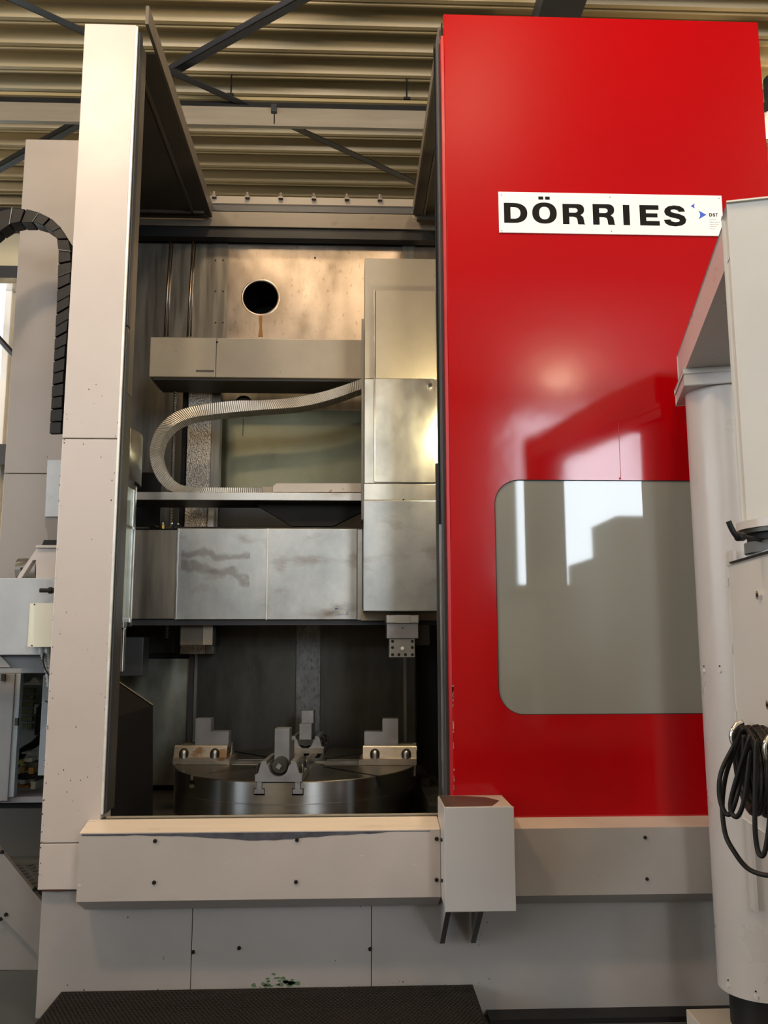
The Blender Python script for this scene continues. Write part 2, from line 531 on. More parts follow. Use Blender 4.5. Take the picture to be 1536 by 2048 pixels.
# suspended cable trunking with hanger rods
TY = 7.15
zt = 6.408
t = thing('cable_trunking', 'long beige cable trunking hung below roof deck', 'trunking', (-1, TY, zt - 0.3))
obj('channel', BX(-9, -0.719, TY, TY + 0.02, 6.201, 6.373, bev=0.006), TRUNK, t)
obj('channel', BX(-0.710, 9, TY, TY + 0.02, 6.201, 6.373, bev=0.006), TRUNK, t)
obj('lower_lip', BX(-9, 9, TY - 0.025, TY + 0.018, 6.187 - 0.012, 6.187 + 0.006), TRUNK, t)
obj('upper_lip', BX(-9, 9, TY - 0.02, TY + 0.05, 6.427, 6.457), DECK, t)
obj('rail_gap', BX(-9, 9, TY + 0.01, TY + 0.04, 6.368, 6.427), BLACK, t)
obj('joint_bracket', BX(-0.742, -0.692, TY - 0.04, TY + 0.01, 6.307, 6.381), GIRD, t)
for hx, side in ((-1.114, 'left'), (0.492, 'right')):
    h = thing('hanger_rod', '%s of the two thin hanger rods over the cable trunking' % side, 'rod', (hx, TY + 0.02, zt), 'trunking hanger rods')
    obj('rod', CY((hx, TY + 0.02, 6.462), (hx, TY + 0.02, Z_ROOF - 0.1), 0.007, seg=8), BLACK, h)
    obj('clamp', BX(hx - 0.03, hx + 0.03, TY - 0.03, TY + 0.06, 6.462, 6.487), BLACK, h)

# high-bay lamps
LAMPWHERE = ['left above the viewer', 'right above the viewer', 'farther right above the viewer', 'farther left above the viewer', 'over the open machine roof',
             'behind the viewer at left', 'behind the viewer at right', 'beyond the side housing at far left']
def lamp(i, x, y, z, pw):
    last = i == len(LAMPS) - 1
    lab = 'warm glowing high bay lamp seen past the red door top right' if last else 'high bay lamp hanging out of picture, ' + LAMPWHERE[i]
    t = thing('high_bay_lamp', lab, 'lamp', (x, y, z), None if last else 'hall high bay lamps')
    bm = NB()
    cyl(bm, (x, y, z), (x, y, z + 0.22), 0.24, 0.10, seg=24, cap=False)
    cyl(bm, (x, y, z + 0.22), (x, y, z + 0.42), 0.10, 0.10, seg=20)
    obj('reflector', bm, GIRD, t)
    obj('bulb', CY((x, y, z + 0.01), (x, y, z + 0.12), 0.09, 0.06, seg=16), GLOW, t)
    if z + 0.42 < Z_ROOF - 0.12:
        obj('stem', CY((x, y, z + 0.41), (x, y, Z_ROOF - 0.09), 0.015, seg=8), GIRD, t)
    d = bpy.data.lights.new('lamp_light', 'POINT')
    d.shadow_soft_size = 0.20
    d.energy = pw * 2.0
    d.color = LAMP_COL
    o = bpy.data.objects.new('lamp_light', d)
    C.objects.link(o)
    o.location = (x, y, z - 0.22)
    u = bpy.data.lights.new('deck_fill_light', 'POINT')      # fill light added beside the lamp to brighten the roof deck
    u.energy = pw * 0.28
    u.color = LAMP_COL
    u.shadow_soft_size = 0.12
    o = bpy.data.objects.new('deck_fill_light', u)
    C.objects.link(o)
    o.location = (x + 0.20, y, z + 0.30)
for i, a in enumerate(LAMPS):
    lamp(i, *a)

# unseen blocks added to cut low window light and shape the door reflection
def blocker(x0, x1, y0, y1, z1, lab):
    t = thing('light_blocker', lab, 'machine', ((x0 + x1) / 2, y0, 0), 'added light blockers behind the viewer')
    obj('body', BX(x0, x1, y0, y1, 0.12, z1, bev=0.03), WALLB, t)
    obj('plinth', BX(x0 + 0.05, x1 - 0.05, y0 + 0.05, y1 - 0.05, 0, 0.12), BLACK, t)
    obj('cover', BX(x0 + 0.1, (x0 + x1) / 2, y1, y1 + 0.06, 0.5, z1 - 0.3, bev=0.01), GREYB, t)
blocker(-6.5, -2.4, -4.6, -3.4, 3.3, 'grey added light blocker behind the viewer at far left')
blocker(-2.2, 1.9, -5.0, -3.8, 3.2, 'wide grey added light blocker behind the middle of the viewer')
blocker(2.0, 3.253, -5.0, -3.8, 2.313, 'low grey added light blocker behind the viewer at right')
blocker(3.260, 3.632, -5.0, -3.8, 2.674, 'narrow grey added light blocker, middle step of the three at right')
blocker(3.639, 6.4, -5.0, -3.8, 3.264, 'tallest grey added light blocker behind the viewer at right')

# ================================================================ the machine: base
YB = 3.90
zb1 = 0.483
zbp = -0.008
XL, XR = -1.322, 2.45
base = thing('lower_enclosure', 'grey machine base panels with screws under the front cover', 'machine panels', (0.5, YB + 0.8, 0))
cuts = [XL, -0.677, 0.092, XR]
for i in range(3):
    obj('base_panel', BX(cuts[i] + 0.0015, cuts[i + 1] - 0.0015, YB, YB + 0.03, 0.02 if i == 0 else zbp, 0.527, bev=0.002), GREYB, base)
obj('base_body', BX(XL + 0.02, XR - 0.02, YB + 0.03, 5.9, zbp, 0.527 - 0.03), DARKP, base)
obj('plinth', BX(XL + 0.01, XR - 0.05, YB + 0.06, 5.85, 0, zbp), BLACK, base)
obj('floor_shade_strip', BX(0.584, XR - 0.05, YB - 0.10, YB + 0.06, 0, 0.022), BLACK, base)  # added black strip standing for the shadowed floor below the base
for x, z in ((-0.670, 0.273), (0.086, 0.274), (-0.475, 0.286)):
    bolt(base, (x, YB, z), 0.009)

# paint-chip patches (green undercoat) near the foot of the base: thin flakes of the lower layer
chip = NB()
rnd = random.Random(3)
for k in range(26):
    u = rnd.gauss(0, 0.35)
    px_, pz_ = -0.309 + u * 0.13, 0.131 + abs(rnd.gauss(0, 1)) * 0.028 * (1 - min(0.8, abs(u)))
    r_ = rnd.uniform(0.005, 0.016)
    pts = [(px_ + r_ * rnd.uniform(0.5, 1.3) * cos(a * pi / 3.5), pz_ + 0.6 * r_ * rnd.uniform(0.5, 1.2) * sin(a * pi / 3.5)) for a in range(7)]
    prism(chip, pts, 'Y', YB - 0.0008, YB + 0.001)
o = obj('paint_chip', chip, mat('green_undercoat', (0.10, 0.16, 0.09), 0.6), base, label='chipped paint showing green undercoat')
o['kind'] = 'stuff'

chip = NB()
rnd = random.Random(6)
for k in range(30):
    px_, pz_ = rnd.uniform(XL + 0.02, 0.6), rnd.uniform(zbp + 0.08, 0.62)
    if k < 12:
        pz_ = 0.122 + abs(rnd.gauss(0, 0.012))
    r_ = rnd.uniform(0.0015, 0.004)
    prism(chip, [(px_ + r_ * rnd.uniform(0.6, 1.4) * cos(a_), pz_ + r_ * rnd.uniform(0.6, 1.3) * sin(a_)) for a_ in (0, 1.2, 2.4, 3.7, 5.0)], 'Y', YB - 0.0006, YB + 0.001)
o = obj('paint_chip', chip, mat('dark_chip', (0.06, 0.05, 0.045), 0.6), base, label='small dark paint chips')
o['kind'] = 'stuff'

# ================================================================ front covers
YC, YP = 3.74, 3.87
def cover(name, label, x0, x1, wide, m):
    t = thing(name, label, 'cover', ((x0 + x1) / 2, YP, 0.7))
    zt_, zf, zl, zu = 0.826, 0.798, 0.526, 0.459
    obj('sloped_top', PR([(YC, zf), (YP, zt_), (YP, zt_ - 0.012), (YC + 0.004, zf - 0.010)], 'X', x0, x1), wide, t)
    o = obj('front_plate', PR([(YC, zf - 0.001), (YC + 0.01, zf - 0.012), (YP, zf - 0.012), (YP, zu), (YC + 0.002, zl), (YC, zl + 0.002)], 'X', x0 + (0.0), x1), m, t)
    return t
TOPM = mat('lamplit_worn_cover_top', (0.74, 0.63, 0.53), 0.30, 0.1, 0.06, 3, HZ, 0.05, spot=(5, 0.68, (0.55, 0.43, 0.34), (1, 2, 2)))  # warm lamp light from above is put into the top's colour
xc0, xc1, xc2 = -1.126, 0.376, 2.45
cv = cover('front_cover', 'grey front cover with worn bare metal upper edge below machine opening', xc0, 0.379 - 0.001, TOPM, GREYW)
for x, z in ((-0.813, 0.764), (-0.811, 0.600), (-0.224, 0.762), (-0.226, 0.595), (0.363, 0.760), (0.361, 0.596)):
    bolt(cv, (x, YC, z), 0.009)
# bare strip where the paint has worn off along the upper bend
ws = NB()
xs = [i / 40 for i in range(41)]
rnd = random.Random(5)
up, lo = [], []
for u in xs:
    x_ = xc0 + 0.01 + u * (xc1 - xc0 - 0.05)
    up.append((x_, 0.794))
    dip = 0.026 * math.exp(-((u - 0.52) / 0.20) ** 2) + 0.004 + rnd.uniform(0, 0.004)
    lo.append((x_, 0.794 - dip * (1 if u < 0.86 else 0.35)))
prism(ws, up + lo[::-1], 'Y', YC - 0.0012, YC + 0.001)
obj('worn_strip', ws, mat('bare_steel_strip', (0.13, 0.135, 0.16), 0.4, 0.6, 0.3, 20), cv, label='bare dark metal strip where paint has worn off')
cv2 = cover('front_cover', 'grey front cover below the red door right of the box', 0.664 + 0.001, xc2, mat('painted_cover_top', (0.60, 0.52, 0.45), 0.5), GREYB)
for x, z in ((1.253, 0.757), (1.253, 0.589)):
    bolt(cv2, (x, YC, z), 0.008)
# sill behind the cover, carrying the door tracks
sl = thing('door_sill', 'worn steel sill with tracks behind the front cover', 'sill', (0, YP + 0.1, 0.8))
obj('sill_plate', BX(-1.1, 2.45, YP + 0.004, YP + 0.05, 0.826 - 0.10, 0.832 - 0.004), STEELL, sl)
obj('track_rail', BX(-1.06, 2.4, YP + 0.02, YP + 0.03, 0.818 - 0.01, 0.834), BEIGE, sl)

# protruding drive box with two gusset brackets
bxx0, bxx1 = 0.379, 0.664
bz0, bz1 = 0.516, 0.919
db = thing('drive_box', 'grey sheet metal box with scuffed top jutting out before the red door', 'box', ((bxx0 + bxx1) / 2, 3.7, 0.3))
obj('box_front', BX(bxx0, bxx1, 3.577, 3.590, bz0, bz1, bev=0.003), mat('grey_enamel_box', (0.46, 0.46, 0.465), 0.40, 0, 0.04, 2), db)
obj('box_body', BX(bxx0 + 0.001, bxx1 - 0.001, 3.590, 3.845, bz0 + 0.012, bz1 - 0.006), GREYW, db)
obj('box_top', BX(bxx0 + 0.004, bxx1 - 0.004, 3.585, 3.845, bz1 - 0.006, bz1 - 0.002), mat('scuffed_box_top', (0.50, 0.43, 0.36), 0.45, 0, 0.1, 3), db)
rnd = random.Random(9)
sc = [(bxx0 + 0.006, 3.84), (bxx0 + 0.006, 3.592), (bxx0 + 0.06, 3.595), (bxx0 + 0.12, 3.600), (bxx0 + 0.20, 3.605), (bxx0 + 0.225, 3.66), (bxx0 + 0.25, 3.72), (bxx0 + 0.20, 3.80), (bxx0 + 0.10, 3.835)]
obj('scuff_patch', PR(sc, 'Z', bz1 - 0.003, bz1 - 0.0012), mat('bare_brown_steel', (0.10, 0.065, 0.05), 0.45, 0.3, 0.3, 8), db, label='dark patch of bare metal on box top')
for x, z in ((0.367, 0.772), (0.365, 0.612)):
    bolt(db, (bxx0 + 0.001, 3.67, z), 0.008, d=(-1, 0, 0))
for px in (0.012, 0.145):
    obj('bracket', PR([(3.60, bz0), (3.88, bz0), (3.88, bz0 - 0.205), (3.86, bz0 - 0.21)], 'X', bxx0 + px, bxx0 + px + 0.008), GREYB, db)
    obj('bracket_flange', PR([(3.60, bz0), (3.607, bz0), (3.868, bz0 - 0.207), (3.861, bz0 - 0.212)], 'X', bxx0 + px - 0.006, bxx0 + px + 0.014), DARKP, db)

# ================================================================ left post
px0, px1 = -1.330, -1.078
pz0, pzs, pz1 = 0.540, 2.508, 4.613
post = thing('enclosure_post', 'tall pale grey front post left of the machine opening', 'post', ((px0 + px1) / 2, 3.95, pz0))
obj('upper_panel', BX(px0, px1, YP, 4.03, pzs + 0.002, pz1, bev=0.004), GREY, post)
obj('lower_panel', BX(px0, px1, YP, 4.03, 0.731, pzs - 0.002, bev=0.004), GREY, post)
obj('foot_panel', BX(px0, xc0 + 0.06, YP, 4.03, pz0, 0.729 - 0.001, bev=0.003), GREY, post)
obj('post_core', BX(px0 + 0.01, px1 - 0.01, YP + 0.01, 4.02, pz0 + 0.02, pz1 - 0.02), DARKP, post)
zs0 = 0.847
obj('metal_edge', BX(px1 - 0.001, px1 + 0.009, YP - 0.001, YP + 0.012, zs0, pz1 - 0.01), EDGE, post, label='bright bare metal edge strip')
obj('rubber_seal', BX(px1 - 0.005, px1 + 0.018, YP + 0.022, YP + 0.075, zs0, pzs + 0.55, bev=0.006), RUBBER, post)
obj('rubber_seal', BX(px1 - 0.005, px1 + 0.018, YP + 0.022, YP + 0.075, pzs + 0.554, pz1 - 0.02, bev=0.006), RUBBER, post)
obj('inner_strip', BX(px1 - 0.01, px1 + 0.012, YP + 0.085, YP + 0.17, 2.754, pz1 - 0.04), BROWN, post)
obj('inner_strip', BX(px1 - 0.01, px1 + 0.012, YP + 0.085, YP + 0.17, zs0, 2.754 - 0.003), DARKP, post)
# rust gap at the post foot
chips = NB()
rnd = random.Random(21)
for k in range(90):
    zz = pz0 + 0.05 + (rnd.random() ** 1.6) * 2.2
    xx = rnd.choice((px0 + abs(rnd.gauss(0, 0.008)), px1 - abs(rnd.gauss(0, 0.010)), rnd.uniform(px0 + 0.02, px1 - 0.01)))
    r_ = rnd.uniform(0.0012, 0.0034)
    prism(chips, [(xx + r_ * rnd.uniform(0.6, 1.3) * cos(a_), zz + 1.3 * r_ * rnd.uniform(0.6, 1.3) * sin(a_)) for a_ in (0, 1.2, 2.4, 3.7, 5.0)], 'Y', YP - 0.0006, YP + 0.001)
o = obj('paint_chip', chips, mat('dark_chip_metal', (0.09, 0.07, 0.06), 0.6), post, label='small dark paint chips')
o['kind'] = 'stuff'
obj('rust_gap', BX(px0 + 0.02, px0 + 0.12, YP - 0.0006, YP + 0.005, pz0 - 0.006, pz0 + 0.002), mat('dark_rust', (0.05, 0.015, 0.01), 0.7), post)

# ================================================================ roof panels of the enclosure
ZR = 4.60
rp = thing('roof_panel', 'dark roof sheet with raised lip above left side of machine', 'roof panel', (-1.4, 4.8, ZR))
rxa, rya = -1.024, 3.847
obj('sheet', PR([(-1.36, 4.06), (rxa, 4.06), (rxa, 5.80), (-1.60, 5.80), (-1.60, 5.0), (-1.40, 5.0), (-1.40, 4.2), (-1.36, 4.2)], 'Z', ZR - 0.002, ZR + 0.004), DARKP, rp)
obj('lip', BX(rxa - 0.004, rxa + 0.012, rya, 5.80, ZR, ZR + 0.10), BROWN, rp)
obj('lip_flange', BX(rxa - 0.10, rxa, 4.06, 5.80, ZR - 0.004, ZR + 0.004), DARKP, rp)
obj('stiffener', BX(rxa - 0.118, rxa - 0.102, 4.10, 5.72, ZR - 0.02, ZR - 0.002), BROWN, rp)
obj('rear_stiffener', BX(-1.60, rxa - 0.03, 5.70, 5.72, ZR - 0.02, ZR - 0.002), BROWN, rp)
obj('rear_edge', BX(-1.60, rxa - 0.02, 5.76, 5.80, ZR - 0.012, ZR + 0.01), DARKP, rp)
rp2 = thing('roof_panel', 'dark roof sheet above right side of machine beside red door', 'roof panel', (1.2, 4.8, ZR))
sxa, sya = 0.442, 3.844
obj('sheet', BX(sxa + 0.01, 2.05, 3.93, 5.80, ZR + 0.03, ZR + 0.04), DARKP, rp2)
obj('lip', BX(sxa - 0.010, sxa + 0.004, 3.93, 5.72, ZR, ZR + 0.09), BROWN, rp2)
obj('lip_flange', BX(sxa, sxa + 0.06, 3.93, 5.72, ZR - 0.004, ZR + 0.004), DARKP, rp2)
obj('stiffener', BX(sxa + 0.064, sxa + 0.076, 3.95, 5.70, ZR - 0.01, ZR + 0.03), BROWN, rp2)
obj('rear_edge', BX(sxa + 0.02, 2.05, 5.72, 5.76, ZR - 0.03, ZR + 0.03), DARKP, rp2)

# ================================================================ rear header of the enclosure
YH = 5.82
hd = thing('rear_header', 'stained beige header beam across rear top of machine', 'beam', (-0.4, YH, 4.531))
obj('beam', BX(-1.59, 2.03, YH, YH + 0.10, 4.542, 4.658, bev=0.004), BEAM, hd)
obj('dark_channel', BX(-1.59, 2.03, YH + 0.03, YH + 0.10, 4.658, 4.736), BLACK, hd)
obj('channel_lip', BX(-1.016, 2.03, YH + 0.0, YH + 0.02, 4.662, 4.705), GIRD, hd)
obj('top_flange', BX(-1.043, 2.03, YH + 0.04, YH + 0.06, 4.740, 4.798), mat('dusty_flange', (0.18, 0.155, 0.125), 0.5), hd)
obj('under_channel', BX(-1.59, 2.03, YH + 0.02, YH + 0.10, 4.469, 4.542), BLACK, hd)
for k in range(6):
    x = -1.011 + k * (-0.769 - -1.011)
    bm = CY((x, YH + 0.02, 4.787), (x, YH + 0.02, 4.818), 0.011, seg=10)
    bx(bm, x - 0.016, x + 0.016, YH + 0.01, YH + 0.05, 4.775, 4.790)
    obj('clamp_bolt', bm, BROWN, hd)

# ================================================================ inside of the enclosure
YW = 5.95
iw = thing('enclosure_lining', 'stainless rear lining of machine with round hole and rust streak', 'lining', (-0.4, YW, 1.2))
zu0, zu1 = 3.698 - 0.6, 4.574
xj0, xj1 = -1.023, -0.914
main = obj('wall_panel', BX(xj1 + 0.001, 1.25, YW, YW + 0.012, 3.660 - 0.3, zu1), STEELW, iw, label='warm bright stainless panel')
hx_, hz_ = -0.671, 4.060
hr = -0.544 - hx_
cut(main, CY((hx_, YW - 0.1, hz_), (hx_, YW + 0.1, hz_), hr, seg=48))
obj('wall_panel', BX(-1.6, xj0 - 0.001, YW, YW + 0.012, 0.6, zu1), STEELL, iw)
obj('joint_strip', BX(xj0, xj1, YW - 0.006, YW + 0.006, 3.660 - 0.3, zu1), STEELL, iw)
for x, z in ((-1.004, 4.339), (-0.949, 4.340), (-0.997, 4.101), (-0.943, 4.101), (-0.991, 3.861), (-0.937, 3.862)):
    bolt(iw, (x, YW - 0.006, z), 0.006, name='rivet')
obj('upper_rail', BX(-1.6, 1.25, YW - 0.004, YW + 0.004, 4.465, 4.519), STEELD, iw)
obj('joint_strip', BX(0.370, 0.463, YW - 0.006, YW, 4.366, 4.523), STEELL, iw)
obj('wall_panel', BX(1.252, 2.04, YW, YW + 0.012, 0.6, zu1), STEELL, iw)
# two pressed ribs on the left panel
for a, b in (((-1.336, 4.501), (-1.353, 3.755)), ((-1.172, 4.504), (-1.189, 3.757))):
    bm = NB()
    tube(bm, [(a[0], YW, a[1]), (a[0] * 0.5 + b[0] * 0.5, YW - 0.004, (a[1] + b[1]) / 2), (b[0], YW, b[1])], 0.009, 8)
    tube(bm, [(a[0] + 0.018, YW, a[1] - 0.04), ((a[0] + b[0]) / 2 + 0.016, YW - 0.002, (a[1] + b[1]) / 2), (b[0] + 0.022, YW, b[1])], 0.006, 8)
    obj('pressed_rib', bm, STEELW, iw, smooth=True)
# hole ring, duct and rust run
bm = NB()
ring = [(hr - 0.002, 0.004), (hr + 0.004, -0.005), (hr + 0.016, 0.001)]
seg = 48
vs = [[bm.verts.new((hx_ + r_ * cos(2 * pi * k / seg), YW + dy, hz_ + r_ * sin(2 * pi * k / seg))) for k in range(seg)] for r_, dy in ring]
for a, b in zip(vs, vs[1:]):
    for k in range(seg):
        bm.faces.new((a[k], a[(k + 1) % seg], b[(k + 1) % seg], b[k]))
obj('hole_rim', bm, STEELW, iw, smooth=True)
bm = CY((hx_, YW, hz_), (hx_, YW + 0.5, hz_), hr + 0.004, seg=40, cap=False)
obj('duct', bm, BLACK, iw, smooth=True)
obj('duct_end', CY((hx_, YW + 0.49, hz_), (hx_, YW + 0.5, hz_), hr + 0.004, seg=40), BLACK, iw)
bm = NB()
prism(bm, [(-0.683, 3.922), (-0.654, 3.922), (-0.656, 3.831), (-0.647, 3.759), (-0.683, 3.759), (-0.674, 3.831)], 'Y', YW - 0.0015, YW + 0.001)
obj('rust_run', bm, RUST, iw, label='orange rust run below the hole')
bolt(iw, (-0.277, YW, 4.371), 0.008)

obj('lower_backing', BX(-1.60, 2.04, YW + 0.02, YW + 0.03, 0.62, 2.75), BLACK, iw)
# side walls, black inside
obj('side_wall', PR([(-1.38, 4.04), (-1.37, 4.04), (-1.37, 5.02), (-1.60, 5.02), (-1.60, YW), (-1.61, YW), (-1.61, 5.01), (-1.38, 5.01)], 'Z', 0.63, 4.60), DARKP, iw)
obj('side_wall', BX(2.04, 2.05, 4.05, YW + 0.1, 0.6, 4.62), DARKP, iw)

# middle sheet behind the cable loop and lower rear sheets
YM = 5.80
ms = thing('inner_rear_sheet', 'olive tinted stainless sheet behind the cable loop', 'panel', (0, YM, 2.5))
obj('sheet', BX(-0.912, 0.75, YM, YM + 0.01, 2.538, 3.173), OLIVE, ms)
obj('lower_dark_sheet', BX(-0.912, 0.75, YM, YM + 0.01, 2.330, 2.538 - 0.001), DARKP, ms)
up = obj('upper_sheet', BX(-0.921, 0.75, YM + 0.06, YM + 0.07, 3.156, 3.633), STEELL, ms)
cx_, cz_ = -0.765, 3.232
cut(up, CY((cx_, YM, cz_), (cx_, YM + 0.2, cz_), 0.062, seg=32))
obj('hole_backing', BX(cx_ - 0.1, cx_ + 0.1, YM + 0.08, YM + 0.085, cz_ - 0.1, cz_ + 0.1), BLACK, ms)
obj('edge_fold', BX(-0.922, -0.908, YM - 0.01, YM + 0.06, 2.344, 3.285), STEELL, ms)
obj('scratch_slot', BX(-0.757 - 0.002, -0.757 + 0.003, YM - 0.001, YM + 0.001, 2.987, 3.108), BLACK, ms)

# lower rear shields
YL = 5.72
lr = thing('lower_rear_shield', 'dark oily sheet shields behind the rotary table', 'panel', (-0.2, YL, 0.6))
zl0, zl1 = 0.66, 1.731
obj('shield_panel', BX(-1.018, -0.360 - 0.001, YL, YL + 0.012, zl0, zl1), STEELD, lr)
obj('shield_panel', BX(-0.203 + 0.001, 0.422, YL, YL + 0.012, zl0, zl1), STEELD, lr)
obj('centre_strip', BX(-0.360, -0.203, YL - 0.02, YL + 0.006, zl0, zl1), mat('pale_splashed_steel', (0.17, 0.17, 0.165), 0.5, 0.8, 0.35, 14, (1, 1, .5), spot=(70, 0.52, (0.09, 0.09, 0.08), (1, 1, 0.5), 0.2)), lr)
obj('shield_edge', BX(-1.024, -1.005, YL - 0.02, YL + 0.006, zl0, zl1), STEELL, lr)
obj('shield_edge', BX(0.346, 0.366, YL - 0.006, YL + 0.002, zl0, zl1), STEELL, lr)
obj('shield_return', BX(0.422, 0.422 + 0.01, YL, YL + 0.25, zl0, zl1), BLACK, lr)
ll = thing('left_rear_shield', 'greenish scuffed shield panel left of rotary table', 'panel', (-1.3, YL, 0.6))
obj('lower_sheet', BX(-1.58, -1.038, 5.75, 5.762, zl0, 1.464), mat('greenish_scuffed_steel', (0.50, 0.50, 0.41), 0.36, 0.9, 0.40, 3, (1, 1, 0.6)), ll)
obj('upper_sheet', BX(-1.58, -1.056, 5.75, 5.762, 1.503, 1.768), STEELD, ll)
obj('gap_backing', BX(-1.58, -1.056, 5.78, 5.79, 1.392, 1.555), BLACK, ll)
obj('end_post', BX(-1.060, -1.028, 5.70, 5.76, zl0, 1.768), DARKP, ll)

# machine bed under the table
bed = thing('machine_bed', 'dark machine bed under the rotary table', 'bed', (-0.3, 4.9, 0.55))
obj('bed_top', BX(-1.35, 2.03, 4.12, 5.93, 0.52, 0.62), DARKP, bed)
bed2 = thing('way_blocks', 'dark stepped way block right of the rotary table', 'block', (0.45, 4.9, 0.62))
obj('way_block', BX(0.386, 0.497, 4.3, 5.3, 0.621, 0.788), STEELD, bed2)
obj('way_block', BX(0.395, 0.440, 4.9, 5.4, 0.621, 0.824), STEELD, bed2)

# ---------------------------------------------------------------- crosshead beam above the cable loop
YB2 = 5.20
cb = thing('crosshead_beam', 'dented beige crosshead beam below the round hole', 'beam', (-0.6, YB2, 3.230))
bz_0, bz_1 = 3.221, 3.478
xa, xb, xc_ = -1.272, -0.859, 0.084
obj('beam_panel', BX(xa, xb - 0.001, YB2, YB2 + 0.30, bz_0, bz_1, bev=0.004), BEIGE, cb)
obj('beam_panel', BX(xb + 0.001, xc_, YB2 + 0.003, YB2 + 0.30, bz_0, bz_1, bev=0.004), BEIGE, cb)
obj('beam_underside', BX(xa + 0.02, xc_ - 0.02, YB2 + 0.03, YB2 + 0.31, bz_0 - 0.012, bz_0 + 0.01), DARKP, cb)
obj('dent', BX(-0.981, -0.868, YB2 - 0.001, YB2 + 0.002, 3.253, 3.266), DARKP, cb)
bolt(cb, (-0.854, YB2 + 0.002, 3.451), 0.007)

# ---------------------------------------------------------------- guideway column, lead screw
gc = thing('guideway_column', 'speckled steel guideway column behind the cable loop', 'column', (-0.978, 5.6, 1.5))
obj('guide_face', BX(-1.089, -0.935, 5.55, 5.66, 1.5, 3.337), FROST, gc)
obj('guide_edge', BX(-0.935 + 0.001, -0.879, 5.57, 5.66, 1.5, 3.337), STEELL, gc)
obj('guide_strip', BX(-0.930, -0.894, 5.50, 5.548, 2.291, 2.478), STEEL, gc)
obj('strip_top', BX(-1.005, -0.851, 5.42, 5.55, 2.478, 2.484), CHROME, gc)
ls = thing('lead_screw', 'thin shiny vertical lead screw left of the guideway column', 'screw', (-1.167, 5.5, 1.5))
bm = NB()
xls = -1.167
zz = 1.6
zend = 3.319
prof = []
seg = 10
k = 0
rings = []
while zz < zend:
    r_ = 0.012 if k % 2 else 0.0095
    rings.append([bm.verts.new((xls + r_ * cos(2 * pi * j / seg), 5.5 + r_ * sin(2 * pi * j / seg), zz)) for j in range(seg)])
    zz += 0.009
    k += 1
for a, b in zip(rings, rings[1:]):
    for j in range(seg):
        bm.faces.new((a[j], a[(j + 1) % seg], b[(j + 1) % seg], b[j]))
obj('thread', bm, STEEL, ls)
obj('dark_sleeve', BX(xls + 0.03, -1.096, 5.60, 5.66, 1.5, zend), BLACK, ls)
obj('dark_backing', BX(-1.462, xls - 0.12, 5.70, 5.72, 2.328, 2.706), BLACK, ls)

# ---------------------------------------------------------------- cable loop (rectangular ribbed conduit)
YK = 5.05
pairs = [((0.062, 3.171), (0.062, 3.111)), ((-0.156, 3.093), (-0.129, 3.041)), ((-0.366, 3.047), (-0.317, 2.994)), ((-0.560, 3.029), (-0.553, 2.973)), ((-0.714, 3.025), (-0.725, 2.956)), ((-0.868, 3.005), (-0.860, 2.939)), ((-0.993, 2.979), (-0.955, 2.923)), ((-1.067, 2.950), (-1.015, 2.904)), ((-1.131, 2.900), (-1.068, 2.876)), ((-1.180, 2.835), (-1.105, 2.841)), ((-1.204, 2.767), (-1.139, 2.789)), ((-1.211, 2.705), (-1.155, 2.718)), ((-1.199, 2.629), (-1.152, 2.675)), ((-1.165, 2.550), (-1.124, 2.602)), ((-1.117, 2.495), (-1.077, 2.544)), ((-1.066, 2.465), (-1.020, 2.505)), ((-0.965, 2.460), (-0.936, 2.490)), ((-0.817, 2.460), (-0.817, 2.489)), ((-0.528, 2.462), (-0.529, 2.489))]
loop = thing('cable_loop', 'flat ribbed steel cable conduit curving in a loop above shelf', 'cable conduit', (-0.824, YK, 2.3))
O = smoothpts([(a[0], 0, a[1]) for a, b in pairs], 14)
I = smoothpts([(b[0], 0, b[1]) for a, b in pairs], 14)
# resample to even ribs
def resample(A, B_, step):
    L = [0]
    for i in range(1, len(A)):
        L.append(L[-1] + ((A[i] + B_[i]) / 2 - (A[i - 1] + B_[i - 1]) / 2).length)
    n = int(L[-1] / step)
    ra, rb, j = [], [], 0
    for k in range(n + 1):
        s = L[-1] * k / n
        while j < len(L) - 2 and L[j + 1] < s:
            j += 1
        t = (s - L[j]) / max(1e-9, L[j + 1] - L[j])
        ra.append(A[j].lerp(A[j + 1], t))
        rb.append(B_[j].lerp(B_[j + 1], t))
    return ra, rb
O, I = resample(O, I, 0.0058)
bm = NB()
rows = []
for k, (a, b) in enumerate(zip(O, I)):
    e = 0.0028 if k % 2 else 0.0
    n_ = (a - b).normalized()
    ao, bi = a + n_ * e, b - n_ * e
    y0_ = YK - e
    rows.append([bm.verts.new((ao.x, y0_, ao.z)), bm.verts.new((bi.x, y0_, bi.z)), bm.verts.new((bi.x, YK + 0.13, bi.z)), bm.verts.new((ao.x, YK + 0.13, ao.z))])
for a, b in zip(rows, rows[1:]):
    for j in range(4):
        bm.faces.new((a[j], a[(j + 1) % 4], b[(j + 1) % 4], b[j]))
obj('ribbed_conduit', bm, mat('ribbed_conduit_steel', (0.66, 0.63, 0.57), 0.40, 0.8, 0.1, 4), loop)
obj('end_clamp', BX(-0.534, -0.469, YK - 0.004, YK + 0.13, 2.456, 2.495, bev=0.003), BEIGE, loop)

